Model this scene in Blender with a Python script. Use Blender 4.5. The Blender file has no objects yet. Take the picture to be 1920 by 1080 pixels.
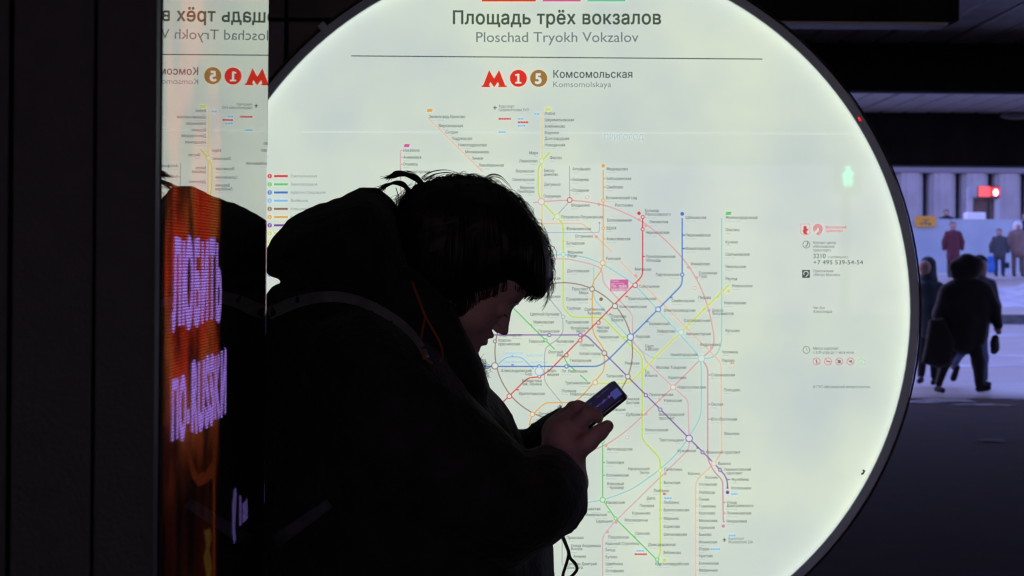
import bpy, bmesh, math, random
import numpy as np
from mathutils import Vector, Matrix
from mathutils.geometry import delaunay_2d_cdt

random.seed(7); rng = np.random.default_rng(7)
S = bpy.context.scene
COL = S.collection

# ---------------------------------------------------------------- camera
CAM_Z, HORIZON, FPX, ROLL = 1.60, 490.0, 80.0 / 36.0 * 1920.0, math.radians(0.45)
cam_d = bpy.data.cameras.new('camera'); cam = bpy.data.objects.new('camera', cam_d); COL.objects.link(cam)
cam_d.lens = 80; cam_d.sensor_width = 36; cam_d.clip_start = 0.05; cam_d.clip_end = 2000
cam_d.shift_y = -(540 - HORIZON) / 1920.0
cam.matrix_world = Matrix.Translation((0, 0, CAM_Z)) @ Matrix.Rotation(math.radians(90), 4, 'X') @ Matrix.Rotation(ROLL, 4, 'Z')
cam_d.dof.use_dof = True; cam_d.dof.focus_distance = 4.2; cam_d.dof.aperture_fstop = 13.0
S.camera = cam

# ---------------------------------------------------------------- world: deep dusk
world = bpy.data.worlds.new('World'); S.world = world; world.use_nodes = True
wn = world.node_tree; bg = wn.nodes['Background']
sky = wn.nodes.new('ShaderNodeTexSky'); sky.sky_type = 'NISHITA'; sky.sun_disc = False
SUN_EL, SUN_ROT = math.radians(32), math.radians(-55)
sky.sun_elevation = SUN_EL; sky.sun_rotation = SUN_ROT; sky.ozone_density = 6.0; sky.dust_density = 0.3
tint = wn.nodes.new('ShaderNodeMix'); tint.data_type = 'RGBA'; tint.blend_type = 'MULTIPLY'; tint.inputs[0].default_value = 1
tint.inputs[7].default_value = (1.08, 0.70, 1.0, 1)
wn.links.new(sky.outputs[0], tint.inputs[6]); wn.links.new(tint.outputs[2], bg.inputs[0])
bg.inputs[1].default_value = 0.14
sun_d = bpy.data.lights.new('sun', 'SUN'); sun = bpy.data.objects.new('sun', sun_d); COL.objects.link(sun)
sun_d.energy = 0.08; sun_d.angle = math.radians(15); sun_d.color = (0.9, 0.85, 1.0)
sun.rotation_euler = Vector((math.sin(SUN_ROT) * math.cos(SUN_EL), math.cos(SUN_ROT) * math.cos(SUN_EL), math.sin(SUN_EL))).to_track_quat('Z', 'Y').to_euler()
S.view_settings.view_transform = 'Standard'; S.view_settings.look = 'None'
EXPO = 1.5; GAIN = 2.0 ** -EXPO            # the photograph is exposed for the dim dusk light
S.view_settings.exposure = EXPO; S.view_settings.gamma = 1
S.cycles.use_denoising = True; S.cycles.filter_width = 1.1

# ---------------------------------------------------------------- helpers
def unroll(px, py):
    dx, dy = px - 960, py - HORIZON
    c, s = math.cos(-ROLL), math.sin(-ROLL)
    return 960 + dx * c - dy * s, HORIZON + dx * s + dy * c
def at(px, py, d):
    """point of the place at distance d that the photograph shows at (px, py)"""
    u, v = unroll(px, py)
    return Vector(((u - 960) * d / FPX, d, CAM_Z - (v - HORIZON) * d / FPX))
def srgb(r, g, b):
    f = lambda c: ((c / 255) / 12.92 if c <= 10 else (((c / 255) + 0.055) / 1.055) ** 2.4)
    return (f(r), f(g), f(b))

def node_mat(name):
    m = bpy.data.materials.new(name); m.use_nodes = True
    return m, m.node_tree, m.node_tree.nodes['Principled BSDF']
def mat(name, col, rough=0.6, metal=0.0, var=0.0, scale=8.0, bump=0.0, bscale=40.0, emit=None, estr=1.0, sheen=0.0, spec=0.5, coat=0.0, rvar=0.0, detail=4):
    m, nt, p = node_mat(name); L = nt.links
    p.inputs['Base Color'].default_value = (*col, 1); p.inputs['Roughness'].default_value = rough
    p.inputs['Metallic'].default_value = metal; p.inputs['Specular IOR Level'].default_value = spec
    p.inputs['Sheen Weight'].default_value = sheen; p.inputs['Coat Weight'].default_value = coat
    tc = nt.nodes.new('ShaderNodeTexCoord')
    if var > 0 or rvar > 0:
        n = nt.nodes.new('ShaderNodeTexNoise'); n.inputs['Scale'].default_value = scale; n.inputs['Detail'].default_value = detail
        L.new(tc.outputs['Object'], n.inputs['Vector'])
        if var > 0:
            r = nt.nodes.new('ShaderNodeValToRGB'); L.new(n.outputs['Fac'], r.inputs[0])
            r.color_ramp.elements[0].position = 0.3; r.color_ramp.elements[1].position = 0.7
            r.color_ramp.elements[0].color = (*[c * (1 - var) for c in col], 1)
            r.color_ramp.elements[1].color = (*[min(1, c * (1 + var)) for c in col], 1)
            L.new(r.outputs[0], p.inputs['Base Color'])
        if rvar > 0:
            q = nt.nodes.new('ShaderNodeMapRange'); L.new(n.outputs['Fac'], q.inputs[0])
            q.inputs[1].default_value = 0.35; q.inputs[2].default_value = 0.65
            q.inputs[3].default_value = max(0.03, rough - rvar); q.inputs[4].default_value = min(1, rough + rvar)
            L.new(q.outputs[0], p.inputs['Roughness'])
    if bump > 0:
        n2 = nt.nodes.new('ShaderNodeTexNoise'); n2.inputs['Scale'].default_value = bscale; n2.inputs['Detail'].default_value = 5
        L.new(tc.outputs['Object'], n2.inputs['Vector'])
        b = nt.nodes.new('ShaderNodeBump'); b.inputs['Strength'].default_value = bump; b.inputs['Distance'].default_value = 0.01
        L.new(n2.outputs['Fac'], b.inputs['Height']); L.new(b.outputs[0], p.inputs['Normal'])
    if emit:
        p.inputs['Emission Color'].default_value = (*emit, 1); p.inputs['Emission Strength'].default_value = estr * GAIN
    return m

def mesh(name, verts, faces, m, parent=None, smooth=False, loc=None):
    me = bpy.data.meshes.new(name); me.from_pydata([tuple(v) for v in verts], [], [tuple(int(i) for i in f) for f in faces]); me.update()
    if m: me.materials.append(m)
    if smooth: me.polygons.foreach_set('use_smooth', [True] * len(me.polygons))
    o = bpy.data.objects.new(name, me); COL.objects.link(o)
    if loc: o.location = loc
    if parent: o.parent = parent
    return o
def thing(name, label, cat, loc=(0, 0, 0), group=None):
    o = bpy.data.objects.new(name, None); COL.objects.link(o); o.location = loc; o.empty_display_size = 0.1
    return tag(o, label, cat, group)
def tag(o, label, cat, group=None):
    o['label'] = label; o['category'] = cat
    if group: o['group'] = group
    return o
def structure(o): o['kind'] = 'structure'; return o
def stuff(o): o['kind'] = 'stuff'; return o

def box(x0, x1, y0, y1, z0, z1, bev=0.0):
    bm = bmesh.new(); bmesh.ops.create_cube(bm, size=1)
    bmesh.ops.scale(bm, vec=(x1 - x0, y1 - y0, z1 - z0), verts=bm.verts)
    bmesh.ops.translate(bm, vec=((x0 + x1) / 2, (y0 + y1) / 2, (z0 + z1) / 2), verts=bm.verts)
    if bev > 0: bmesh.ops.bevel(bm, geom=bm.edges[:], offset=bev, segments=2, affect='EDGES', profile=0.5)
    bm.verts.index_update()
    v = [tuple(a.co) for a in bm.verts]; f = [[a.index for a in q.verts] for q in bm.faces]; bm.free()
    return v, f
def join(*vf):
    V, F = [], []
    for v, f in vf:
        n = len(V); V += list(v); F += [[i + n for i in q] for q in f]
    return V, F
def tube(pts, rad, n=6, closed=False):
    pts = [Vector(p) for p in pts]; V, F = [], []
    if not hasattr(rad, '__len__'): rad = [rad] * len(pts)
    up = Vector((0, 1, 0)); k = len(pts)
    for i, p in enumerate(pts):
        a = pts[(i - 1) % k] if (closed or i > 0) else p; b = pts[(i + 1) % k] if (closed or i < k - 1) else p
        t = (b - a).normalized(); s = t.cross(up)
        if s.length < 1e-4: s = t.cross(Vector((1, 0, 0)))
        s.normalize(); w = s.cross(t).normalized()
        for j in range(n):
            an = 2 * math.pi * j / n; V.append(p + (s * math.cos(an) + w * math.sin(an)) * rad[i])
    for i in range(k if closed else k - 1):
        for j in range(n):
            F.append([i * n + j, i * n + (j + 1) % n, ((i + 1) % k) * n + (j + 1) % n, ((i + 1) % k) * n + j])
    if not closed: F.append(list(range(n))[::-1]); F.append([(k - 1) * n + j for j in range(n)])
    return V, F
def spline(pts, n=8):
    """Catmull-Rom through the points"""
    P = [Vector(p) for p in pts]; P = [P[0] * 2 - P[1]] + P + [P[-1] * 2 - P[-2]]; out = []
    for i in range(1, len(P) - 2):
        for j in range(n):
            t = j / n; a, b, c, d = P[i - 1:i + 3]
            out.append(0.5 * ((2 * b) + (c - a) * t + (2 * a - 5 * b + 4 * c - d) * t * t + (3 * b - a - 3 * c + d) * t ** 3))
    return out + [P[-2]]

# ---- implicit surfaces: fields on a grid, turned into a mesh with surface nets
class Field:
    def __init__(s, lo, hi, h):
        s.lo = np.array(lo, float); s.h = h
        s.n = [int(math.ceil((hi[i] - lo[i]) / h)) + 1 for i in range(3)]
        a = [np.float32(lo[i]) + np.arange(s.n[i], dtype=np.float32) * np.float32(h) for i in range(3)]
        s.X, s.Y, s.Z = a[0][:, None, None], a[1][None, :, None], a[2][None, None, :]
        s.f = np.full(s.n, 10.0, np.float32)
    def add(s, d, k=0.0):
        if k > 0:
            hh = np.maximum(k - np.abs(s.f - d), 0) / k
            s.f = np.minimum(s.f, d) - hh * hh * k * 0.25
        else: s.f = np.minimum(s.f, d)
    def cut(s, d): s.f = np.maximum(s.f, -d)
    def cone(s, a, b, r0, r1, k=0.0, sy=1.0):
        a, b = np.array(a, float), np.array(b, float); ab = b - a; L2 = max(float(ab @ ab), 1e-9)
        x, y, z = s.X - a[0], (s.Y - a[1]), s.Z - a[2]
        t = np.clip((x * ab[0] + y * ab[1] + z * ab[2]) / L2, 0, 1)
        d = np.sqrt((x - t * ab[0]) ** 2 + ((y - t * ab[1]) * sy) ** 2 + (z - t * ab[2]) ** 2) - (r0 + t * (r1 - r0))
        s.add(d, k)
    def ell(s, c, r, R=None, k=0.0):
        x, y, z = s.X - c[0], s.Y - c[1], s.Z - c[2]
        if R is not None: x, y, z = [x * R[i][0] + y * R[i][1] + z * R[i][2] for i in range(3)]
        k0 = np.sqrt((x / r[0]) ** 2 + (y / r[1]) ** 2 + (z / r[2]) ** 2)
        k1 = np.sqrt((x / r[0] ** 2) ** 2 + (y / r[1] ** 2) ** 2 + (z / r[2] ** 2) ** 2) + 1e-6
        s.add(k0 * (k0 - 1) / k1, k)
    def pillow(s, poly, yc, T, R, k=0.0, p=2.0):
        """a cushion-like solid: side outline poly (x, z), half thickness T reached R inside the outline"""
        P = np.array(poly, np.float32); X = s.X[:, :, 0]; Z = s.Z[0]
        d = np.full((s.n[0], s.n[2]), 1e9, np.float32); ins = np.zeros((s.n[0], s.n[2]), bool)
        for i in range(len(P)):
            a, b = P[i], P[(i + 1) % len(P)]; e = b - a
            wx, wz = X - a[0], Z - a[1]; t = np.clip((wx * e[0] + wz * e[1]) / max(float(e @ e), 1e-9), 0, 1)
            d = np.minimum(d, (wx - t * e[0]) ** 2 + (wz - t * e[1]) ** 2)
            c = ((a[1] > Z) != (b[1] > Z)) & (X < (b[0] - a[0]) * (Z - a[1]) / (b[1] - a[1] + 1e-12) + a[0]); ins ^= c
        d = np.sqrt(d); sd = np.where(ins, -d, d)
        t = np.clip(-sd / R, 0, 1); h = T * (1 - (1 - t) ** p) ** (1 / p)
        s.add(np.where(sd[:, None, :] < 0, np.abs(s.Y - yc) - h[:, None, :], np.maximum(sd[:, None, :], np.abs(s.Y - yc) * 0.5)), k)
    def wobble(s, amp, fr, seed=0):
        r = np.random.default_rng(seed); w = 0
        for i in range(6):
            q = r.normal(size=3) * fr; ph = r.uniform(0, 6.28)
            w = w + np.sin(q[0] * s.X + q[1] * s.Y + q[2] * s.Z + ph)
        s.f = s.f + np.float32(amp / 2.5) * w
    def mesh(s):
        f = s.f; ins = f < 0
        nx, ny, nz = s.n; c = np.zeros((nx - 1, ny - 1, nz - 1), np.int8)
        for i in (0, 1):
            for j in (0, 1):
                for k in (0, 1): c += ins[i:nx - 1 + i, j:ny - 1 + j, k:nz - 1 + k]
        act = (c > 0) & (c < 8); idx = np.argwhere(act); num = np.full(act.shape, -1, np.int64); num[act] = np.arange(len(idx))
        acc = np.zeros((len(idx), 3)); cnt = np.zeros(len(idx))
        co = [(i, j, k) for i in (0, 1) for j in (0, 1) for k in (0, 1)]
        for a in co:
            for b in co:
                if sum(b) - sum(a) == 1 and all(y >= x for x, y in zip(a, b)):
                    fa = f[idx[:, 0] + a[0], idx[:, 1] + a[1], idx[:, 2] + a[2]]; fb = f[idx[:, 0] + b[0], idx[:, 1] + b[1], idx[:, 2] + b[2]]
                    m = (fa < 0) != (fb < 0); t = np.where(m, fa / np.where(m, fa - fb, 1), 0)
                    acc += np.where(m[:, None], np.array(a) + t[:, None] * (np.array(b) - np.array(a)), 0); cnt += m
        V = s.lo + (idx + acc / np.maximum(cnt, 1)[:, None]) * s.h; F = []
        for ax in range(3):
            o = [i for i in range(3) if i != ax]
            sl0 = [slice(1, -1)] * 3; sl0[ax] = slice(0, -1); sl1 = list(sl0); sl1[ax] = slice(1, None)
            A, B = ins[tuple(sl0)], ins[tuple(sl1)]
            for flip, M in ((0, A & ~B), (1, ~A & B)):
                e = np.argwhere(M)
                if not len(e): continue
                for q in o: e[:, q] += 1
                u, w = np.eye(3, dtype=int)[o[0]], np.eye(3, dtype=int)[o[1]]
                if ax == 1: u, w = w, u
                q = [e - u - w, e - w, e, e - u]; ids = np.stack([num[tuple(k.T)] for k in q], 1)
                F.append(ids[:, ::-1] if flip else ids)
        F = np.concatenate(F); return V, F
def smooth_mesh(V, F, it=2, lam=0.5):
    V = np.array(V, float); F = np.array(F)
    e = np.concatenate([F[:, [0, 1]], F[:, [1, 2]], F[:, [2, 3]], F[:, [3, 0]]])
    e = np.concatenate([e, e[:, ::-1]])
    for _ in range(it):
        s = np.zeros_like(V); c = np.zeros(len(V)); np.add.at(s, e[:, 0], V[e[:, 1]]); np.add.at(c, e[:, 0], 1)
        V = V + lam * (s / np.maximum(c, 1)[:, None] - V)
    return V, F

# ---- lettering: glyphs of the built-in typeface as clean flat triangles
class Type:
    def __init__(s, res): s.res = res; s.g = {}
    def contours(s, body):
        cu = bpy.data.curves.new('lettering', 'FONT'); cu.body = body; cu.size = 1; cu.resolution_u = s.res
        o = bpy.data.objects.new('lettering', cu); COL.objects.link(o)
        dg = bpy.context.evaluated_depsgraph_get(); c = o.to_curve(dg, apply_modifiers=False); out = []
        for sp in c.splines:
            b = sp.bezier_points; n = len(b); pts = []
            for i in range(n):
                p, q = b[i], b[(i + 1) % n]
                straight = (p.handle_right - p.co).length < 1e-5 and (q.handle_left - q.co).length < 1e-5
                lin = straight or (abs((p.handle_right - p.co).cross(q.co - p.co).z) < 1e-5 and abs((q.handle_left - q.co).cross(q.co - p.co).z) < 1e-5)
                k = 1 if lin else s.res
                for j in range(k):
                    t = j / k; u = 1 - t
                    r = p.co * u ** 3 + p.handle_right * 3 * u * u * t + q.handle_left * 3 * u * t * t + q.co * t ** 3
                    pts.append((r.x, r.y))
            out.append(np.array(pts))
        o.to_curve_clear(); bpy.data.objects.remove(o); bpy.data.curves.remove(cu)
        return out
    def glyph(s, ch, bold):
        if (ch, bold) in s.g: return s.g[ch, bold]
        bar = min(c[:, 0].min() for c in s.contours('|')); adv = min(c[:, 0].min() for c in s.contours(ch + '|')[-1:]) - bar
        cs = s.contours(ch) if ch != ' ' else []
        if bold:
            nc = []
            for c in cs:
                n = np.roll(c, -1, 0) - np.roll(c, 1, 0); n = np.stack([n[:, 1], -n[:, 0]], 1); n /= (np.linalg.norm(n, axis=1)[:, None] + 1e-9)
                nc.append((c, n))
            big = max(nc, key=lambda t: np.ptp(t[0][:, 0]) * np.ptp(t[0][:, 1])) if nc else None
            if big is not None:
                c = big[0]; area = 0.5 * np.sum(c[:, 0] * np.roll(c[:, 1], -1) - np.roll(c[:, 0], -1) * c[:, 1]); sg = 1 if area > 0 else -1
                cs = [c + n * bold * sg for c, n in nc]
        tri = []
        if cs:
            v, e = [], []
            for c in cs:
                n = len(v); v += [Vector(p) for p in c]; e += [(n + i, n + (i + 1) % len(c)) for i in range(len(c))]
            r = delaunay_2d_cdt(v, e, [], 0, 1e-5); vs = np.array([tuple(p) for p in r[0]]); fs = r[2]
            if len(fs):
                cen = np.array([vs[list(f)].mean(0) for f in fs]); w = np.zeros(len(cen), int)
                for c in cs:
                    a, b = c, np.roll(c, -1, 0)
                    for (x0, y0), (x1, y1) in zip(a, b):
                        side = (x1 - x0) * (cen[:, 1] - y0) - (cen[:, 0] - x0) * (y1 - y0)
                        w += ((y0 <= cen[:, 1]) & (y1 > cen[:, 1]) & (side > 0)).astype(int) - ((y0 > cen[:, 1]) & (y1 <= cen[:, 1]) & (side < 0)).astype(int)
                tri = [[tuple(vs[i]) for i in f] for f, k in zip(fs, w) if k != 0]
        s.g[ch, bold] = (tri, adv + (bold or 0)); return s.g[ch, bold]
    def line(s, body, bold=0):
        x, out = 0.0, []
        for ch in body:
            t, a = s.glyph(ch, bold); out += [[(p[0] + x, p[1]) for p in q] for q in t]; x += a
        return out, x
FINE, COARSE = Type(5), Type(2)
def letters(ty, body, x, y, size, align='l', width=None, xs=1.0, bold=0):
    """triangles of one line of text in print coordinates (x right, y up), baseline y"""
    t, w = ty.line(body, bold); sx = size * xs if width is None else width / w
    x0 = x - {'l': 0, 'c': 0.5, 'r': 1}[align] * w * sx
    return [[(x0 + p[0] * sx, y + p[1] * size) for p in q] for q in t]

# ================================================================ THE SETTING
ROOF_Z, ROOF_END = 3.50, 28.9
asphalt = mat('asphalt', (0.085, 0.060, 0.038), 0.9, var=0.4, scale=2.2, bump=0.5, bscale=45, rvar=0.12, spec=0.2)
wet_paving = mat('wet_paving', (0.40, 0.34, 0.29), 0.5, var=0.3, scale=0.5, bump=0.3, bscale=14, rvar=0.2)
slush = mat('slush', (0.55, 0.55, 0.58), 0.8, var=0.25, scale=1.5, bump=0.6, bscale=9)
kerb_m = mat('kerb_stone', (0.10, 0.10, 0.11), 0.8, var=0.3, scale=5)
def sheet(name, x0, x1, y0, y1, z, m, nx=1, ny=1, amp=0):
    V = [(x0 + (x1 - x0) * i / nx, y0 + (y1 - y0) * j / ny, z + (amp * rng.normal() if amp else 0)) for j in range(ny + 1) for i in range(nx + 1)]
    F = [[j * (nx + 1) + i, j * (nx + 1) + i + 1, (j + 1) * (nx + 1) + i + 1, (j + 1) * (nx + 1) + i] for j in range(ny) for i in range(nx)]
    return mesh(name, V, F, m)
structure(sheet('ground', -700, 700, -60, 900, 0.0, asphalt))
structure(sheet('road', -60, 80, 27.2, 62, 0.006, wet_paving))
# thin slush lying in the mouth of the underpass and in the wheel tracks
def slush_patch(cx, cy, rx, ry, seed):
    r = np.random.default_rng(seed); n = 26; V = [(cx, cy, 0.020)]
    for ring, zz in ((0.6, 0.018), (1.0, 0.0085)):
        for i in range(n):
            a = 2 * math.pi * i / n; k = ring * (1 + 0.28 * r.normal())
            V.append((cx + rx * k * math.cos(a), cy + ry * k * math.sin(a), zz))
    F = [[0, 1 + i, 1 + (i + 1) % n] for i in range(n)] + [[1 + i, 1 + n + i, 1 + n + (i + 1) % n, 1 + (i + 1) % n] for i in range(n)]
    return V, F
P = [slush_patch(*a) for a in ((5.1, 26.7, .35, .25, 1), (5.35, 25.9, .3, .12, 2), (4.75, 26.3, .2, .15, 3), (4.35, 20.6, .13, .1, 4), (6.3, 26.9, .35, .12, 5), (5.0, 33, 1.4, .5, 6), (8.6, 40, 2.2, .5, 7), (10.2, 52, 3.0, .8, 8), (7.0, 36, 1.2, .4, 10))]
stuff(mesh('slush', *join(*P), slush, smooth=True))['label'] = 'thin grey slush lying in patches on the dark ground'

def terrain_z(y): return 0.24 + (0.95 * (y - 62.4) / 24 if y < 86.4 else 0.95)
V, F = [], []; ys = [62.0, 62.0, 62.35] + list(np.linspace(62.5, 100, 26)) + [900]; xs = np.linspace(-60, 80, 8)
for k, y in enumerate(ys):
    z = 0.0 if k == 0 else 0.24 if k < 3 else min(terrain_z(y), 1.19)
    V += [(x, y, z) for x in xs]
F = [[j * 8 + i, j * 8 + i + 1, (j + 1) * 8 + i + 1, (j + 1) * 8 + i] for j in range(len(ys) - 1) for i in range(7)]
structure(mesh('plaza', V, F, wet_paving))
structure(mesh('kerb', *box(-60, 80, 61.72, 61.99, -0.05, 0.262, 0.02), kerb_m))
# ridge of ploughed snow on the plaza
V, F = [], []; nx, ny = 150, 14
for j in range(ny + 1):
    for i in range(nx + 1):
        x = -20 + 70 * i / nx; y = 66 + 9 * j / ny; e = math.sin(math.pi * j / ny)
        hgt = e * (0.22 + 0.14 * math.sin(x * 0.9) + 0.1 * math.sin(x * 2.3 + 1) + 0.07 * rng.normal())
        V.append((x, y, terrain_z(y) - 0.02 + max(0, hgt)))
F = [[j * (nx + 1) + i, j * (nx + 1) + i + 1, (j + 1) * (nx + 1) + i + 1, (j + 1) * (nx + 1) + i] for j in range(ny) for i in range(nx)]
stuff(mesh('snow_bank', V, F, slush, smooth=True))['label'] = 'ploughed ridge of dirty snow along the plaza'

# ceiling of long metal planks, beams across it
plank_m = mat('ceiling_metal', (0.86, 0.87, 0.90), 0.42, metal=0.35, var=0.18, scale=3)
beam_m = mat('beam_paint', (0.035, 0.035, 0.037), 0.85, var=0.3, scale=4, bump=0.2, bscale=30)
ceil = structure(mesh('ceiling', *box(-14, 16, -32, ROOF_END, ROOF_Z + 0.06, ROOF_Z + 0.4), beam_m))  # unseen rear part extended far back to cut light from behind
pv, pf = box(-0.135, 0.135, -32, ROOF_END - 0.02, ROOF_Z, ROOF_Z + 0.05, 0.012)
pm = bpy.data.meshes.new('plank'); pm.from_pydata(pv, [], pf); pm.materials.append(plank_m)
for i in range(100):
    o = bpy.data.objects.new('plank', pm); COL.objects.link(o); o.parent = ceil; o.location = (-13.85 + i * 0.3, 0, 0.004 * rng.normal())
structure(mesh('fascia_beam', *box(-14.02, 16.02, 28.5, 29.05, 2.84, ROOF_Z + 0.03, 0.02), beam_m))
structure(mesh('cross_beam', *box(-14, 16, 19.5, 19.85, 3.09, ROOF_Z + 0.03, 0.015), beam_m))
for yy in (9.0, -1.5): structure(mesh('cross_beam', *box(-14, 16, yy, yy + 0.35, 3.09, ROOF_Z + 0.03, 0.015), beam_m))
dark_stone = mat('dark_stone', (0.03, 0.034, 0.033), 0.35, var=0.3, scale=2.5, rvar=0.1)
structure(mesh('wall', *box(-14.3, -14.0, -32, 29, 0, ROOF_Z + 0.05), dark_stone))  # unseen side wall, added to keep sky light out
for y0_, y1_ in ((-32, 13), (22, 29)): structure(mesh('wall', *box(16.0, 16.3, y0_, y1_, 0, ROOF_Z + 0.05), dark_stone))  # added unseen side wall, its gap left to light the ceiling
# dark stone-clad block behind the sign; each slab its own piece
blk = structure(mesh('partition_wall', *box(-13.9, 0.10, 11.06, 12.2, 0, ROOF_Z - 0.03), beam_m))
sv, sf = box(-0.595, 0.595, 11.0, 11.05, 0.005, 0.685, 0.006)
sm = bpy.data.meshes.new('stone_slab'); sm.from_pydata(sv, [], sf); sm.materials.append(dark_stone)
for i in range(11):
    for j in range(5):
        o = bpy.data.objects.new('stone_slab', sm); COL.objects.link(o); o.parent = blk; o.location = (-0.50 - i * 1.2, 0.002 * rng.normal(), j * 0.69)

# ================================================================ THE ROUND MAP SIGN
D_SIGN = 6.096; PPM = FPX / D_SIGN
SC = (1040.4, 580.5); SR = 662.8 / PPM
sign_c = Vector(((SC[0] - 960) / PPM, D_SIGN, CAM_Z - (SC[1] - HORIZON) / PPM))
sign = thing('map_sign', 'large round backlit white metro map sign in a thin dark grey ring', 'sign', (sign_c.x, D_SIGN, 0))
CZ = sign_c.z
def sp(px, py):                                      # print position (metres from the sign's centre)
    u, v = unroll(px, py); return ((u - SC[0]) / PPM, (SC[1] - v) / PPM)
def ring(prof, n=160):
    """lathe round the sign's axis; profile of (radius, y)"""
    V, F = [], []; m = len(prof)
    for i in range(n):
        a = 2 * math.pi * i / n
        V += [(r * math.cos(a), y, CZ + r * math.sin(a)) for r, y in prof]
    for i in range(n):
        for j in range(m - 1):
            F.append([i * m + j, ((i + 1) % n) * m + j, ((i + 1) % n) * m + j + 1, i * m + j + 1])
    return V, F
LIT = 0.93
def ink(name, rgb):
    c = srgb(*rgb); return mat(name, tuple(min(0.8, x) * 0.5 for x in c), 0.3, emit=c, estr=LIT, spec=0.3)
# backlit face: opal sheet lit from behind, faintly mottled
face_m, nt, p = node_mat('opal_sheet')
tc = nt.nodes.new('ShaderNodeTexCoord'); n1 = nt.nodes.new('ShaderNodeTexNoise'); n1.inputs['Scale'].default_value = 2.6; n1.inputs['Detail'].default_value = 6
rp = nt.nodes.new('ShaderNodeValToRGB'); nt.links.new(tc.outputs['Object'], n1.inputs['Vector']); nt.links.new(n1.outputs['Fac'], rp.inputs[0])
rp.color_ramp.elements[0].position = 0.36; rp.color_ramp.elements[1].position = 0.64
rp.color_ramp.elements[0].color = (*srgb(198, 211, 207), 1); rp.color_ramp.elements[1].color = (*srgb(217, 229, 209), 1)
nt.links.new(rp.outputs[0], p.inputs['Emission Color']); p.inputs['Emission Strength'].default_value = LIT * GAIN
p.inputs['Base Color'].default_value = (0.55, 0.56, 0.55, 1); p.inputs['Roughness'].default_value = 0.012; p.inputs['Specular IOR Level'].default_value = 0.2
n = 160; V = [(0, 0, CZ)] + [(SR * 1.004 * math.cos(2 * math.pi * i / n), 0, CZ + SR * 1.004 * math.sin(2 * math.pi * i / n)) for i in range(n)]
mesh('face', V, [[0, 1 + (i + 1) % n, 1 + i] for i in range(n)], face_m, sign)
rim_m = mat('rim_paint', (0.62, 0.72, 0.82), 0.45, metal=0.1, var=0.12, scale=6)
edge_m = mat('rim_edge', (0.02, 0.02, 0.022), 0.5)
rim = mesh('rim', *ring([(SR + .0005, 0.004), (SR + .0005, -.0275), (SR + .002, -.030), (SR + .0225, -.030), (SR + .0245, -.028), (SR + .0245, 0.0), (SR + .020, 0.002)]), rim_m, sign)
mesh('rim_edge', *ring([(SR + .0205, 0.001), (SR + .030, 0.003), (SR + .0315, 0.006), (SR + .0315, 0.15), (SR + .02, 0.165), (0.001, 0.167)]), edge_m, sign)
a0 = [(SR + .0335) * math.cos(2 * math.pi * i / 120) for i in range(120)]
mesh('edge_cable', *tube([((SR + .034) * math.cos(2 * math.pi * i / 140), 0.0, CZ + (SR + .034) * math.sin(2 * math.pi * i / 140)) for i in range(140)], 0.0028, 5, True), mat('cable_rubber', (0.05, 0.045, 0.042), 0.5), sign, True)
for px, py in ((607, 52),):              # clips that hold the cable to the ring
    u, v = unroll(px, py); a = math.atan2(SC[1] - v, u - SC[0]); M = Matrix.Translation((0, 0, CZ)) @ Matrix.Rotation(-a, 4, 'Y')
    bv, bf = box(SR + .014, SR + .040, -.0325, 0.012, -.0105, .0105, 0.002)
    mesh('cable_clip', [M @ Vector(q) for q in bv], bf, rim_m, sign)
strip_m = mat('led_strip', (0.8, 0.8, 0.8), 0.5, emit=(0.93, 1.0, 0.86), estr=0.42)
mesh('light_strip', *ring([(SR - .0004, -.002), (SR - .0004, -.027)]), strip_m, sign)
mesh('post', *box(-0.07, 0.07, 0.02, 0.14, 0.0, CZ - SR - 0.005, 0.008), rim_m, sign)
mesh('base_plate', *box(-0.22, 0.22, -0.08, 0.24, 0.0, 0.018, 0.004), edge_m, sign)

layer = [0]
def next_y(): layer[0] += 1; return -0.0004 - 0.00003 * layer[0]
def print_tris(name, tris, m, parent=sign, y=None):
    y = next_y() if y is None else y; V, F = [], []
    for t in tris: n = len(V); V += [(p[0], y, CZ + p[1]) for p in t]; F.append(list(range(n, n + len(t))))
    return mesh(name, V, F, m, parent)
def poly_px(pts): return [sp(*q) for q in pts]
def arc_px(cx, cy, r, n=24, a0=0, a1=2 * math.pi): return [(cx + r * math.cos(a0 + (a1 - a0) * i / n), cy + r * math.sin(a0 + (a1 - a0) * i / n)) for i in range(n + 1)]
def disc(cx, cy, r, n=20): return [poly_px(arc_px(cx, cy, r, n)[:-1])]
def annulus(cx, cy, r0, r1, n=24):
    a, b = poly_px(arc_px(cx, cy, r0, n)), poly_px(arc_px(cx, cy, r1, n)); return [[a[i], a[i + 1], b[i + 1], b[i]] for i in range(n)]
def rect(x0, y0, x1, y1, sk=0): return [poly_px([(x0 + sk, y0), (x1 + sk, y0), (x1, y1), (x0, y1)])]
def stroke(pts, w, closed=False):
    """ribbon along a px path, mitred"""
    P = [np.array(sp(*q)) for q in pts]; k = len(P); w = w / PPM / 2; Lf, Rt = [], []
    for i in range(k):
        a = P[i - 1] if (i > 0 or closed) else P[i]; b = P[(i + 1) % k] if (i < k - 1 or closed) else P[i]
        d0 = (P[i] - a); d1 = (b - P[i]); d0 = d0 / (np.linalg.norm(d0) + 1e-9); d1 = d1 / (np.linalg.norm(d1) + 1e-9)
        t = d0 + d1; t = t / (np.linalg.norm(t) + 1e-9); nn = np.array([-t[1], t[0]]); c = max(0.5, abs(t @ (d1 if np.linalg.norm(d1) > .5 else d0)))
        Lf.append(tuple(P[i] + nn * w / c)); Rt.append(tuple(P[i] - nn * w / c))
    return [[Lf[i], Lf[(i + 1) % k], Rt[(i + 1) % k], Rt[i]] for i in range(k if closed else k - 1)]
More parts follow.
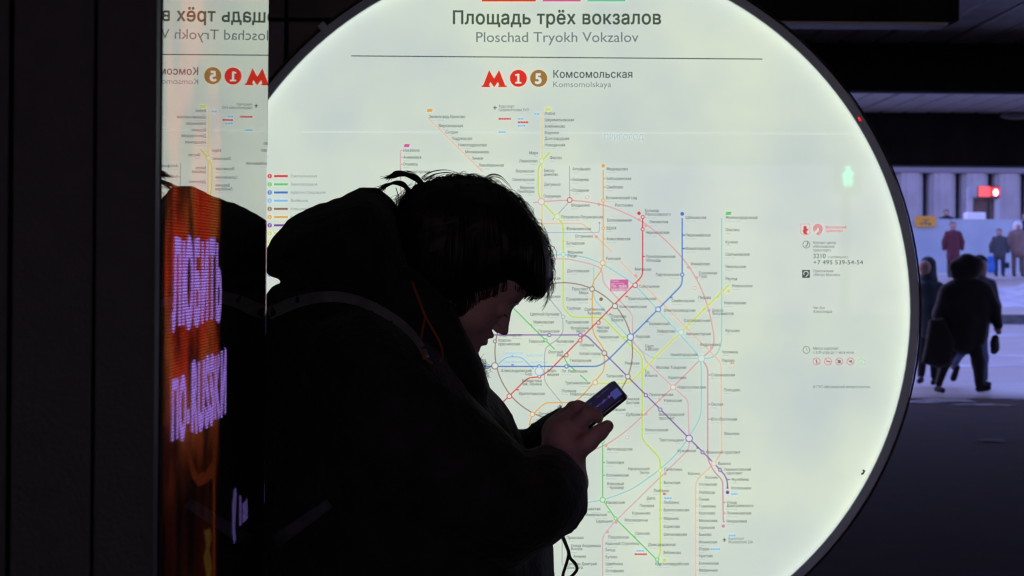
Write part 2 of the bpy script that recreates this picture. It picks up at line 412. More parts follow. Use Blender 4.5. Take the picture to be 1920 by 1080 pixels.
def rounded(pts, r=8):
    """px path with its corners rounded"""
    out = [pts[0]]
    for i in range(1, len(pts) - 1):
        p, a, b = (np.array(q, float) for q in (pts[i], pts[i - 1], pts[i + 1])); u, v = a - p, b - p
        k = min(r, np.linalg.norm(u) / 2.1, np.linalg.norm(v) / 2.1); s, e = p + u / np.linalg.norm(u) * k, p + v / np.linalg.norm(v) * k
        for t in (0, .25, .5, .75, 1): out.append(tuple((1 - t) ** 2 * s + 2 * t * (1 - t) * p + t * t * e))
    return out + [pts[-1]]
def text(ty, body, x, base, capx, align='l', width=None, xs=1.0, bold=0, flat=True):
    """px text: baseline at (x, base), capital height capx px"""
    size = capx / 0.70
    t = letters(ty, body, 0, 0, size, align, width, xs, bold)
    return [[sp(x + q[0], base - q[1]) for q in tri] for tri in t]

# --- print: tinted zone edge, sheet seam
seam = ink('seam_ink', (211, 223, 214))
print_tris('sheet_seam', stroke([(560, 247), (1612, 251)], 2.0), seam)

C = dict(red=(203, 52, 62), green=(104, 196, 112), blue=(60, 112, 196), sky=(128, 188, 232), brown=(140, 104, 88), orange=(222, 168, 84), purple=(120, 66, 158),
         lime=(194, 220, 92), yellow=(214, 222, 96), grey=(164, 170, 172), teal=(150, 204, 206), mcc=(217, 160, 160), pink=(212, 172, 178), d1=(226, 214, 160), d3=(232, 194, 168), d4=(172, 207, 199), plum=(200, 132, 160), thin=(120, 158, 210), dark=(72, 82, 82), mid=(120, 130, 130), pale=(176, 187, 186), violet=(208, 96, 160))
SOFT = {k: 0.0 if k in ('dark', 'mid', 'pale', 'violet') else 0.06 if k in ('red', 'blue', 'purple', 'brown', 'green', 'orange', 'sky') else 0.2 for k in C}
INK = {k: ink('ink_' + k, tuple(c * (1 - SOFT[k]) + w * SOFT[k] for c, w in zip(v, (206, 218, 208)))) for k, v in C.items()}; INK['white'] = ink('ink_white', (224, 232, 224))
def route(col, w, *paths, r=9):
    y = next_y(); return [print_tris('route_line', stroke(rounded(pth, r), w * 0.9), INK[col], sign, y) for pth in paths]
MCC = [(1000, 380), (1015, 378), (1068, 375), (1105, 379), (1130, 384), (1150, 390), (1200, 412), (1240, 442), (1280, 483), (1306, 521), (1328, 573), (1339, 630), (1338, 652), (1315, 672), (1262, 726), (1210, 775), (1175, 808), (1135, 836), (1000, 880)]
route('d4', 3.5, [(1353, 408), (1353, 642), (1346, 662), (1333, 672), (1225, 672), (1208, 662), (1190, 645), (1113, 560), (1113, 500)])
route('d1', 4.2, [(1016, 211), (1016, 500)])
route('d3', 3.4, [(802, 221), (905, 322)], [(900, 419), (1093, 419), (1148, 473)], [(1163, 490), (1352, 680), (1353, 848), (1340, 868), (1306, 900), (1304, 915), (1304, 1200)])
route('pink', 3.0, [(751, 282), (751, 440)], [(1000, 486), (1062, 485), (1105, 494), (1128, 503), (1131, 530), (1186, 590), (1186, 640), (1207, 664), (1210, 676), (1262, 726), (1290, 750), (1292, 822), (1292, 842), (1155, 976), (1130, 1005), (1130, 1200)])
route('mcc', 3.0, MCC, r=30)
route('teal', 3.0, [(1000, 480), (1055, 477), (1090, 480), (1128, 493), (1190, 533), (1315, 672), (1315, 770), (1310, 790), (1275, 845), (1238, 880), (1185, 918), (1130, 938), (1000, 955)], r=20)
route('grey', 2.2, [(1068, 311), (1068, 378), (1036, 412)], [(1028, 558), (1055, 590), (1056, 622), (1048, 634), (1023, 652), (1021, 664), (1021, 716), (1055, 758)], [(1054, 960), (1054, 1060)])
route('lime', 3.6, [(1031, 285), (1016, 302), (1009, 316), (1009, 362), (1015, 378), (1056, 420), (1056, 578), (1072, 595), (1130, 595), (1170, 636), (1204, 668), (1204, 824), (1238, 860), (1238, 1038), (1232, 1050)])
route('yellow', 4.0, [(1368, 533), (1180, 719), (1117, 719)])
route('orange', 2.6, [(1131, 318), (1131, 492), (1127, 508), (1111, 530), (1110, 610), (1114, 628), (1133, 655), (1133, 695), (1092, 742), (1076, 755), (1022, 755), (1000, 776), (993, 790), (993, 860)])
route('brown', 2.2, arc_px(1057, 659, 129, 72), r=.1)
route('plum', 2.8, [(1315, 672), (1327, 690), (1327, 862), (1340, 886), (1355, 900), (1356, 978)])
route('sky', 2.4, [(932, 684), (950, 669), (977, 669), (1001, 692)])
route('thin', 1.5, [(900, 436), (1124, 436), (1124, 418)], r=5)
route('green', 2.6, [(940, 555), (1040, 655)], [(1057, 668), (1062, 680), (1080, 696)], [(1088, 703), (1101, 715)], [(1130, 790), (1130, 937), (1154, 972), (1232, 1050), (1238, 1062)])
route('blue', 2.6, [(1279, 409), (1279, 534), (1140, 675), (1122, 687), (900, 687)])
route('purple', 2.5, [(900, 628), (1099, 628), (1340, 870), (1360, 892), (1364, 905), (1364, 915)])
route('red', 2.6, [(1205, 407), (1205, 517), (1030, 695), (1011, 707), (990, 708), (940, 757)])
# --- stops: short ticks, rings, end discs
def singles(name, tri_sets, m):
    y = next_y(); return [print_tris(name, t, m, sign, y) for t in tri_sets]
def ticks(col, pts): singles('stop_tick', [rect(x - 2.2, y - 1.2, x + 2.2, y + 1.2) for x, y in pts], INK[col])
ticks('d3', [(804 + 11.5 * i, 222 + 11.6 * i) for i in range(9)]); ticks('pink', [(753, 282), (753, 295), (753, 308)])
ticks('orange', [(1133, 335), (1133, 351), (1133, 448), (1108, 561)]); ticks('blue', [(1282, 441), (1282, 466), (1259, 558), (1214, 603), (961, 684)])
ticks('red', [(1207, 481), (1175, 556), (1144, 589), (971, 731)]); ticks('green', [(996, 609), (1132, 867), (1132, 891), (1141, 960), (1189, 1005), (1211, 1028)])
ticks('purple', [(1308, 840), (1366, 899), (1364, 915)]); ticks('plum', [(1330, 703), (1330, 758), (1330, 786), (1358, 942), (1358, 962), (1357, 978)])
ticks('grey', [(1070, 337), (1070, 357)]); ticks('sky', [(961, 667)])
ticks('d3', [(1306, y) for y in (923, 936, 949, 962, 976, 989, 1002, 1016, 1029, 1042, 1056, 1069)])
singles('stop_lozenge', [disc(x, y, 3.6, 4) for x, y in ((1056, 429), (1056, 452), (1204, 770), (1204, 805), (1238, 905), (1238, 942), (1238, 956), (1238, 972), (1210, 693), (1170, 632), (1346, 556), (1320, 580))], INK['lime'])
singles('stop_lozenge', [disc(x, y, 3.6, 6) for x, y in ((1123, 383), (1198, 412), (1211, 423), (1291, 501), (1306, 521), (1329, 582), (1334, 652), (1237, 749), (1211, 776), (1136, 835), (1247, 888), (1155, 979), (1139, 997), (1118, 444), (1192, 517))], INK['mcc'])
rings = [('lime', 1015.5, 302, 4.6), ('mcc', 1015, 378, 6), ('red', 1068, 375, 4.6), ('lime', 1045, 406, 5.4), ('orange', 1131, 376, 3), ('orange', 1131, 428, 2.8), ('orange', 1130, 493, 4.8),
    ('red', 1205, 407, 3), ('red', 1205, 430, 3), ('red', 1191, 535, 4.4), ('brown', 1153, 574, 5), ('red', 1122, 605, 3.4), ('red', 1088, 638, 3.4), ('purple', 1088, 628, 3.2), ('red', 1062, 666, 3.4), ('red', 1011, 706, 3),
    ('blue', 1279, 515, 3.2), ('blue', 1234, 580, 4.8), ('blue', 1182, 632, 6.2), ('blue', 1011, 687, 3.2), ('blue', 1062, 687, 3.2), ('brown', 928, 686, 6), ('sky', 1011, 696, 8), ('brown', 1110, 542, 4.4), ('grey', 1056, 594, 3.4),
    ('purple', 1030, 628, 3), ('brown', 1133, 662, 4.6), ('brown', 1177, 706, 4.6), ('purple', 1211, 741, 3.2), ('purple', 1238, 768, 3.2), ('purple', 1292, 822, 6.2), ('purple', 1317, 848, 2.9), ('d3', 1338, 869, 4.6), ('purple', 1350, 881, 2.9),
    ('teal', 1315, 672, 6.4), ('mcc', 1262, 726, 5), ('teal', 1277, 623, 5.4), ('green', 1023, 638, 3.2), ('green', 1130, 828, 3.2), ('green', 1130, 937, 4.8), ('green', 1154, 972, 3), ('green', 1232, 1049, 3.4), ('orange', 1116, 717, 4.8), ('red', 955, 743, 4.4), ('orange', 998, 777, 4.4), ('teal', 1056, 477, 4), ('lime', 1238, 882, 4), ('brown', 928, 640, 3)]
for col in dict.fromkeys(r[0] for r in rings):
    q = [r for r in rings if r[0] == col]
    A = singles('station_ring', [annulus(x, y, r - 1.0, r + .9, 18) for _, x, y, r in q], INK[col]); yy = next_y()
    for a, (_, x, y, r) in zip(A, q): print_tris('ring_centre', disc(x, y, r - 0.9, 16), INK['white'], a, yy)
for col, x, y, r in (('red', 1198, 400, 3.4), ('orange', 1131, 311, 3.6), ('blue', 1279, 401, 3.6), ('purple', 1364, 923, 3.4), ('plum', 1356, 986, 3.2), ('lime', 1246, 1050, 3.6), ('yellow', 1366, 546, 3.6), ('brown', 1127, 561, 3.6), ('thin', 1124, 418, 2), ('mid', 1327, 387 + 152, 0.1)):
    print_tris('line_number', disc(x, y, r), INK[col])
for x, y in ((1101, 370), (1302, 540), (1176, 820)): print_tris('line_number', annulus(x, y, 2.6, 3.8, 16), INK['mcc'])
for col, x, y in (('orange', 800, 204), ('violet', 757, 270), ('yellow', 1022, 202), ('green', 1360, 397)): print_tris('line_tag', rect(x, y, x + 10, y + 6, 1.5), INK[col])
for col, x0, x1, y in (('red', 935, 958, 223), ('sky', 971, 982, 223), ('red', 971, 991, 229.5), ('sky', 971, 985, 236), ('sky', 935, 948, 248), ('sky', 1002, 1012, 214), ('red', 1243, 1249, 926), ('sky', 1245, 1259, 934), ('sky', 1371, 1383, 926), ('sky', 1193, 1208, 1032.5), ('red', 1190, 1213, 1039), ('sky', 1366, 1379, 1004), ('sky', 1332, 1350, 1029.5), ('orange', 1369, 1376, 681)):
    print_tris('bus_tag', sum([rect(x, y - 1.8, min(x + 4.2, x1), y + 1.6) for x in np.arange(x0, x1, 5)], []), INK[col])
def plane_icon(x, y): return rect(x - .8, y - 3.6, x + .8, y + 3.4) + rect(x - 3.4, y - .9, x + 3.4, y + .7) + rect(x - 1.7, y + 2.2, x + 1.7, y + 3.2)
print_tris('aircraft_mark', plane_icon(928, 202) + plane_icon(1358, 1012), INK['dark'])

# --- station names with small transliteration under each
TR = dict(zip('абвгдеёжзийклмнопрстуфхцчшщъыьэюя', ['a', 'b', 'v', 'g', 'd', 'e', 'e', 'zh', 'z', 'i', 'y', 'k', 'l', 'm', 'n', 'o', 'p', 'r', 's', 't', 'u', 'f', 'kh', 'ts', 'ch', 'sh', 'sch', '', 'y', '', 'e', 'yu', 'ya']))
def translit(s): return ''.join((TR[c.lower()].capitalize() if c.isupper() else TR[c]) if c.lower() in TR else c for c in s)
NAMES_L = '''804 219 Зеленоград-Крюково|822 236 Фирсановская|835 248 Сходня|847 260 Подрезково|859 272 Новоподрезково|872 285 Молжаниново|885 297 Химки|897 310 Левобережная|756 282 Нахабино|756 295 Аникеевка|756 308 Опалиха|758 322 Красногорская
1021 213 Лобня|1021 225 Шереметьевская|1021 237 Хлебниково|1021 249 Водники|1021 260 Долгопрудная|1021 272 Новодачная|1031 296 Физтех|1020 320 Беску-|1020 327 дниково|1020 346 Дегунино|1019 368 Окружная|1073 317 Алтуфьево|1073 337 Бибирево|1073 357 Отрадное|1071 385 Владыкино|1052 407 Петровско-Разумовская
1137 317 Медведково|1137 335 Бабушкинская|1137 351 Свиблово|1136 371 Ботанический сад|1137 428 ВДНХ|1137 448 Алексеевская|1136 485 Рижская|1153 385 Ростокино|1138 413 Белокаменная|1062 429 Фонвизинская|1078 443 Останкино|1062 456 Бутырская|1064 473 Марьина|1064 480 Роща|1063 508 Достоевская
1209 395 Бульвар|1209 402 Рокоссовского|1217 416 Локомотив|1210 436 Черкизовская|1211 481 Преображенская|1211 488 площадь|1190 505 Митьково|1198 537 Сокольники|1178 560 Красносельская|1161 575 Комсомольская|1146 593 Красные|1146 600 Ворота|1119 614 Чистые|1119 620 пруды|1087 647 Лубянка|1026 695 Боро-|1026 702 вицкая|973 738 Кропоткинская
1285 408 Щёлковская|1285 441 Первомайская|1285 466 Измайловская|1259 564 Семёновская|1244 582 Электрозаводская|1217 607 Бауманская|1192 631 Курская|1068 676 Театральная|1053 696 Пл. Революции|1295 495 Измайлово|1310 512 Соколиная|1310 518 Гора|1309 558 Перово|1335 582 Шоссе|1335 588 Энтузиастов|1372 536 Новокосино|1357 568 Новогиреево|1282 601 Сортировочная|1231 621 Лефортово|1286 626 Авиамоторная|1312 646 Андроновка
1360 408 Железнодорожная|1360 431 Ольгино|1360 454 Кучино|1360 477 Салтыковская|1360 500 Никольское|1360 523 Реутов|1360 620 Кусково|1353 660 Чухлинка|1353 676 Перово|1333 703 Стахановская|1357 731 Плющево|1333 758 Окская|1333 786 Юго-Восточная|1358 813 Вешняки|1323 848 Рязанский проспект|1346 869 Выхино|1357 880 Лермонтовский|1362 887 проспект|1371 899 Жулебино|1371 915 Котельники
1000 604 Маяковская|1042 640 Чеховская|934 638 Красно-|934 645 пресненская|1062 578 Трубная|1209 649 Серп|1209 655 и Молот|1230 689 Москва-Товарная|1209 698 Пл.|1209 704 Ильича|1253 708 Калитники|1270 726 Новохохловская|1217 740 Пролетарская|1244 751 Угрешская|1235 777 Волгоградский|1235 784 проспект|1210 806 Кожуховская|1270 845 Кузьминки|1138 842 Автозаводская|1136 867 Технопарк|1136 891 Коломенская|1138 907 Кленовый|1245 880 Печатники|1244 905 Волжская|1225 920 Люблино|1212 934 Депо|1199 948 Перерва|1185 962 Курьяново|1171 975 Москворечье|1136 942 Каширская
1191 1000 Орехово|1140 1007 Покровское|1135 1019 Красный Строитель|1135 1031 Битца|1135 1044 Бутово|1135 1057 Щербинка|1135 1070 Остафьево|1215 1021 Домодедовская|1228 1057 Красногвардейская|1244 942 Люблино|1244 956 Братиславская|1244 972 Марьино|1244 987 Борисово|1244 1002 Шипиловская|1243 1036 Зябликово|1322 895 Косино|1310 908 Ухтомская|1310 923 Люберцы|1310 936 Панки|1310 949 Томилино|1310 962 Красково|1310 976 Малаховка|1310 989 Удельная|1310 1002 Быково|1310 1016 Ильинская|1310 1029 Отдых|1310 1042 Кратово|1310 1056 Есенинская|1310 1069 Фабричная
1362 942 Улица|1362 948 Дмитриевского|1362 962 Лухмановская|1362 977 Некрасовка|1062 1008 Пражская|1070 1023 Улица Академика|1070 1029 Янгеля|1075 1043 Аннино|1062 1057 Бульвар Дмитрия|1062 1064 Донского|1053 733 Полянка|1010 776 Октябрьская'''
NAMES_R = '''1009 287 Марк|1008 302 Лианозово|1002 321 Яхромская|1002 337 Селигерская|1002 352 Верхние|1002 359 Лихоборы|1056 660 Охотный|1056 666 Ряд|1016 714 Библиотека|1016 720 им. Ленина|1274 515 Партизанская|1126 663 Китай-город|997 695 Александровский|997 701 Сад|1049 589 Цветной бульвар|1049 621 Пушкинская|1021 640 Тверская|1103 542 Проспект|1103 549 Мира|1103 561 Сухаревская|1134 580 Сретенский|1128 587 бульвар|1104 604 Тургеневская|1104 615 Кузнецкий|1097 621 Мост|1161 632 Чкаловская|1199 681 Римская|1169 705 Таганская|1308 665 Нижегородская|1199 748 Крестьянская|1199 755 Застава|1173 768 Павелецкая|1205 777 Дубровка|1282 825 Текстильщики|1170 914 бульвар|1218 879 Нагатинский|1218 886 Затон|1126 954 Варшавская|1138 965 Кантемировская|1150 977 Царицыно|1313 888 Косино|1107 718 Третьяковская|1118 739 Новокузнецкая|978 628 Баррикадная|1051 556 Новослободская|1051 522 Менделеевская'''
big, small = [], []; name_ink = ink('name_ink', (54, 64, 66)); name_y = next_y()
for al, block in (('l', NAMES_L), ('r', NAMES_R)):
    for row in block.replace('\n', '|').split('|'):
        x, y, nm = row.split(' ', 2); x, y = float(x), float(y)
        print_tris('station_name', text(COARSE, nm, x, y + 2.5, 5.4, al, xs=0.84, bold=.008), name_ink, sign, name_y)
        if not (nm[0].islower() or nm.endswith('-')): small += text(COARSE, translit(nm), x, y + 7.6, 2.6, al, xs=0.9)
stuff(print_tris('station_names_latin', small, INK['pale']))
for x, y, nm in ((996, 679, 'Арбатская'), (944, 678, 'Смоленская'), (943, 662, 'Смоленская'), (987, 666, 'Арбатская')): print_tris('station_name', text(COARSE, nm, x, y + 2.4, 5, xs=.86), INK['sky'])
print_tris('airport_names', text(COARSE, 'Аэропорт', 935, 202, 5.2, xs=.86) + text(COARSE, 'Шереметьево SVO', 935, 208.5, 5.2, xs=.86) + text(COARSE, 'Аэропорт', 1365, 1012, 5.2, xs=.86) + text(COARSE, 'Жуковский ZIA', 1365, 1018.5, 5.2, xs=.86), INK['dark'])
pl = print_tris('station_plate', rect(1144, 524, 1178, 546), INK['violet'])
print_tris('plate_lettering', text(COARSE, 'Пл. трёх', 1146, 539, 5.2, xs=.95, bold=.02) + text(COARSE, 'вокзалов', 1146, 545, 5.2, xs=.95, bold=.02) + text(COARSE, 'Площадь', 1146, 528, 2.4) + text(COARSE, 'трёх вокзалов', 1146, 532.5, 2.4), INK['white'], pl)
print_tris('zone_name', text(COARSE, 'ПРИГОРОД', 1132, 262, 10, width=75), ink('zone_name_ink', (182, 198, 199)))

# --- headings
for col, x0, x1 in (((222, 66, 30), 903, 1008), ((214, 88, 148), 1017, 1092), ((112, 196, 156), 1101, 1176)):
    print_tris('route_plate', rect(x0, -24, x1 - 4, 3, 7), ink('plate_ink', col))
T = print_tris('station_title', text(FINE, 'Площадь трёх вокзалов', 847, 45.5, 24.5, width=394, bold=.022), ink('title_ink', (70, 84, 68)))
print_tris('station_title_latin', text(FINE, 'Ploschad Tryokh Vokzalov', 891, 79, 19, width=306, bold=.003), ink('title_latin_ink', (112, 122, 122)))
print_tris('rule_line', stroke([(659, 105), (1429, 111)], 2.0), INK['dark'])
Mx = lambda u: 903 + u * 47; My = lambda v: 163.5 - v * 32
mp = [(0, 0), (.34, 0), (.34, .09), (.295, .09), (.345, .30), (.5, .0), (.655, .30), (.705, .09), (.66, .09), (.66, 0), (1, 0), (1, .09), (.945, .09), (.70, 1), (.5, .50), (.30, 1), (.055, .09), (0, .09)]
r = delaunay_2d_cdt([Vector((Mx(u), My(v))) for u, v in mp], [], [list(range(len(mp)))], 1, 1e-4)
print_tris('metro_emblem', [[sp(*r[0][i]) for i in f] for f in r[2]], ink('emblem_ink', (216, 52, 30)))
for col, x, dgt in (((220, 50, 36), 972, '1'), ((158, 118, 56), 1010, '5')):
    d = print_tris('line_number', disc(x, 147, 16, 40), ink('line_ink', col))
    one = rect(x - 2.2, 138.5, x + 1.8, 154) + rect(x - 6, 153.8, x + 5.6, 156.8) + [poly_px([(x - 6, 142.5), (x - 6, 139.8), (x - 2.1, 138.5), (x - 2.1, 141.8)])]
    print_tris('digit', one if dgt == '1' else text(FINE, dgt, x, 156.5, 18.5, 'c', bold=.045), INK['white'], d)
print_tris('station_subtitle', text(FINE, 'Комсомольская', 1036, 146, 13.8, width=151, bold=.014), ink('sub_ink', (66, 80, 80)))
print_tris('station_subtitle_latin', text(FINE, 'Komsomolskaya', 1036, 163.5, 10.6, width=110), INK['mid'])

# --- legend on the left
for i, (col, nm) in enumerate((('red', 'Сокольническая'), ('green', 'Замоскворецкая'), ('blue', 'Арбатско-Покровская'), ('sky', 'Филёвская'), ('brown', 'Кольцевая'), ('orange', 'Калужско-Рижская'), ('purple', 'Таганско-Краснопресненская'), ('yellow', 'Калининская'), ('yellow', 'Солнцевская'), ('grey', 'Серпуховско-Тимирязевская'), ('lime', 'Люблинско-Дмитровская'), ('teal', 'Большая кольцевая'), ('blue', 'Бутовская'))):
    y = 330.3 + 15.35 * i
    print_tris('legend_bar', rect(514, y - 2, 540, y + 2), INK[col])
    d = print_tris('line_number', disc(506, y, 4.2), INK[col]); print_tris('digit', text(COARSE, str(i + 1), 506, y + 2.2, 4.6, 'c', bold=.03), INK['white'], d)
    print_tris('legend_name', text(COARSE, nm, 545, y + 2.3, 5.0, xs=.86), ink('legend_ink', (112, 122, 124)))

# --- service notes on the right
print_tris('service_lettering', text(FINE, '3210', 1524, 484, 8.4, width=24, bold=.006) + text(FINE, '+7 495 539-54-54', 1524, 495.6, 7.8, width=94, bold=.006), ink('number_ink', (84, 96, 96)))
q = []
for x, y, s in ((1524, 457.5, 'Контакт-центр'), (1524, 464.5, '«Московский'), (1524, 471.5, 'транспорт»'), (1524, 510.5, 'Приложение'), (1524, 517.5, '«Метро Москвы»'), (1524, 579.5, 'Чат-бот'), (1524, 586.5, 'Александра'), (1524, 655.5, 'Метро работает'), (1524, 663, 'с 5:30 утра до 1 часа ночи'), (1524, 727.5, '© ГУП «Московский метрополитен»')):
    q += text(COARSE, s, x, y, 5.0, xs=.86)
print_tris('service_lettering', q + text(COARSE, 'с мобильного', 1552, 484, 4.4, xs=.9), INK['dark'])
print_tris('operator_name', text(COARSE, 'Московский', 1547, 428.5, 5, xs=.9, bold=.02) + text(COARSE, 'транспорт', 1547, 434.8, 5, xs=.9, bold=.02), ink('op_ink', (214, 116, 120)))
sh = print_tris('coat_of_arms', stroke([(1501, 420), (1518, 420), (1518, 437), (1514, 440), (1509.5, 441), (1505, 440), (1501, 437)], 1.0, True), ink('arms_ink', (222, 160, 160)))
print_tris('arms_figure', [poly_px(t) for t in ([(1506, 424), (1512, 424), (1512, 430), (1506, 430)], [(1504, 432), (1508, 430), (1516, 429), (1513, 434), (1506, 436)], [(1505, 437), (1510, 434), (1514, 438), (1512, 440), (1508, 439)])], ink('arms_red', (204, 74, 74)), sh)
print_tris('transport_emblem', sum([stroke(arc_px(1533, 429, rr, 26, math.radians(140), math.radians(405)), 1.7) for rr in (3.2, 5.6, 8)], []) + stroke([(1539.6, 434.6), (1533.5, 441)], 2) + stroke([(1536.8, 433), (1530.5, 439.6)], 2), ink('op_logo', (212, 112, 116)))
print_tris('telephone_mark', annulus(1511.5, 458.5, 6, 7, 26) + stroke(arc_px(1508, 456, 6, 8, math.radians(-20), math.radians(75)), 1.6), INK['dark'])
ap = print_tris('app_mark', rect(1503.5, 506, 1518, 521), INK['dark']); print_tris('app_emblem', stroke(arc_px(1510.7, 512.8, 4.2, 18, math.radians(140), math.radians(405)), 1.4) + stroke([(1513.7, 515.8), (1510, 519)], 1.4), INK['white'], ap)
print_tris('clock_mark', annulus(1511.5, 656, 5.8, 7, 26) + stroke([(1511.5, 652.5), (1511.5, 656), (1514, 657)], .8), ink('clock_ink', (92, 128, 100)))
for i, x in enumerate((1530.5, 1552, 1573, 1594)):
    a = print_tris('prohibition_mark', annulus(x, 677.5, 6, 7.2, 26) + stroke([(x - 4.4, 673.1), (x + 4.4, 681.9)], .9), ink('stop_ink', (214, 110, 112)))
    print_tris('pictogram', (rect(x - 1, 673.5, x + 1, 682), rect(x - 4, 676.6, x + 4, 678.6, 1), rect(x - 3, 674.5, x + 3, 681), [poly_px([(x - 4, 677.5), (x + 3, 674), (x + 3, 681)])])[i], INK['mid'], a)
print_tris('camera_mark', stroke([(1608, 675), (1611, 675), (1612.5, 672.5), (1616, 672.5), (1617.5, 675), (1621, 675), (1621, 682.5), (1608, 682.5)], 1.1, True) + annulus(1614.4, 678.6, 1.6, 2.5, 14), ink('ok_ink', (168, 214, 168)))
print_tris('scratch', stroke([(1614, 889), (1618, 887), (1620, 883), (1617, 881)], 3.2), edge_m)

# ================================================================ THE KIOSK WITH THE GLASS SIDE AND LED SCREEN
XM = (702 - 960) / PPM                                # plane of the glass
post_m = mat('kiosk_paint', (0.032, 0.031, 0.030), 0.5, var=0.15, scale=30, bump=0.1, bscale=200)
flat_black_m = mat('kiosk_flat_black', (0.012, 0.012, 0.012), 0.6)
K0, K1 = 2.365, 3.42
kiosk = thing('information_kiosk', 'dark advertising kiosk with glass side and orange LED screen, beside the leaning person', 'kiosk', (XM - 0.45, (K0 + K1) / 2, 0))
def kpart(name, vf, m, parent=kiosk, smooth=False):
    off = Vector(kiosk.location); V = [Vector(v) - off for v in vf[0]]; return mesh(name, V, vf[1], m, parent, smooth)
kpart('body', box(XM - 0.9, XM - 0.03, K0 + 0.03, K1 - 0.012, 0.02, 2.55, 0.004), flat_black_m)
kpart('roof', box(XM - 0.93, XM + 0.004, K0 - 0.02, K1 + 0.004, 2.552, 2.64, 0.006), post_m)
kpart('plinth', box(XM - 0.9, XM - 0.001, K0 + 0.028, K1 - 0.002, 0.0, 0.24, 0.004), post_m)
kpart('corner_post', box(XM - 0.029, XM - 0.0075, K0 + 0.028, K0 + 0.07, 0.245, 2.55, 0.002), flat_black_m)
ex = [XM - 0.0002, XM - 0.0655, XM - 0.153, XM - 0.2405, XM - 0.328, XM - 0.4155, XM - 0.503, XM - 0.5905, XM - 0.678, XM - 0.7655, XM - 0.9]
for i in range(len(ex) - 1): kpart('cladding_slat', box(ex[i + 1] + 0.0015, ex[i] - 0.0015, K0 - 0.004 + (0.004 if i % 2 else 0), K0 + 0.027, 0.245, 2.55, 0.0015), post_m)
# glass
glass_m, nt, p = node_mat('kiosk_glass')
p.inputs['Transmission Weight'].default_value = 1; p.inputs['IOR'].default_value = 1.62; p.inputs['Base Color'].default_value = (0.96, 0.98, 0.97, 1)
tc = nt.nodes.new('ShaderNodeTexCoord'); mp_ = nt.nodes.new('ShaderNodeMapping'); mp_.inputs['Scale'].default_value = (1, 26, 1.6)
nz = nt.nodes.new('ShaderNodeTexNoise'); nz.inputs['Scale'].default_value = 1.0; nz.inputs['Detail'].default_value = 5
mr = nt.nodes.new('ShaderNodeMapRange'); mr.inputs[1].default_value = .42; mr.inputs[2].default_value = .72; mr.inputs[3].default_value = 0.0; mr.inputs[4].default_value = 0.007
nt.links.new(tc.outputs['Object'], mp_.inputs[0]); nt.links.new(mp_.outputs[0], nz.inputs['Vector']); nt.links.new(nz.outputs['Fac'], mr.inputs[0]); nt.links.new(mr.outputs[0], p.inputs['Roughness'])
kpart('glass_pane', box(XM - 0.006, XM, K0 + 0.0275, K1, 0.245, 2.548), glass_m)
kpart('edge_light_stop', box(XM - 0.03, XM - 0.0003, K1 + 0.0002, K1 + 0.003, 0.245, 2.548), flat_black_m)  # strip added to block light leaking through the glass end
# LED screen a hand's breadth behind the glass
XB, XE = XM - 0.022, XM - 0.0175
def led(px, py):
    u, v = unroll(px, py); d = -XE * FPX / (960 - u); return d, CAM_Z - (v - HORIZON) * d / FPX
led_m, nt, p = node_mat('led_picture'); N = nt.nodes; L = nt.links
p.inputs['Base Color'].default_value = (0.008, 0.008, 0.009, 1); p.inputs['Roughness'].default_value = 0.7
geo = N.new('ShaderNodeNewGeometry'); sep = N.new('ShaderNodeSeparateXYZ'); L.new(geo.outputs['Position'], sep.inputs[0])
def rng_node(src, a, b, c, d, smooth=True):
    q = N.new('ShaderNodeMapRange'); q.interpolation_type = 'SMOOTHSTEP' if smooth else 'LINEAR'
    L.new(src, q.inputs[0]); q.inputs[1].default_value = a; q.inputs[2].default_value = b; q.inputs[3].default_value = c; q.inputs[4].default_value = d; return q.outputs[0]
def mth(op, a, b=None):
    q = N.new('ShaderNodeMath'); q.operation = op
    for i, s_ in enumerate((a, b)):
        if s_ is None: continue
        if isinstance(s_, (int, float)): q.inputs[i].default_value = s_
        else: L.new(s_, q.inputs[i])
    return q.outputs[0]
y_, z_ = sep.outputs['Y'], sep.outputs['Z']
edge = rng_node(y_, led(404, 600)[0], led(414, 600)[0], 1, 0); fade = rng_node(z_, 1.30, 1.47, 0.05, 1.0)
mpn = N.new('ShaderNodeMapping'); mpn.inputs['Scale'].default_value = (1, 9, 7); L.new(geo.outputs['Position'], mpn.inputs[0])
nn = N.new('ShaderNodeTexNoise'); nn.inputs['Scale'].default_value = 1; nn.inputs['Detail'].default_value = 3; L.new(mpn.outputs[0], nn.inputs['Vector'])
blob = rng_node(nn.outputs['Fac'], 0.38, 0.60, 0.14, 1.0)
rows = rng_node(mth('SINE', mth('MULTIPLY', z_, 2 * math.pi / 0.0036)), -0.5, 0.8, 0.15, 1.0)
hue = N.new('ShaderNodeMix'); hue.data_type = 'RGBA'; hue.inputs[6].default_value = (0.62, 0.040, 0.008, 1); hue.inputs[7].default_value = (0.50, 0.10, 0.02, 1)
nn2 = N.new('ShaderNodeTexNoise'); nn2.inputs['Scale'].default_value = 6; L.new(geo.outputs['Position'], nn2.inputs['Vector']); L.new(rng_node(nn2.outputs['Fac'], .4, .6, 0, 1), hue.inputs[0])
L.new(hue.outputs[2], p.inputs['Emission Color'])
L.new(mth('MULTIPLY', mth('MULTIPLY', mth('MULTIPLY', edge, fade), mth('MULTIPLY', blob, rows)), 1.7 * GAIN), p.inputs['Emission Strength'])
scr = kpart('led_screen', box(XB - 0.02, XB, led(313, 600)[0] - .01, K1 - 0.015, 0.35, 2.45), led_m)
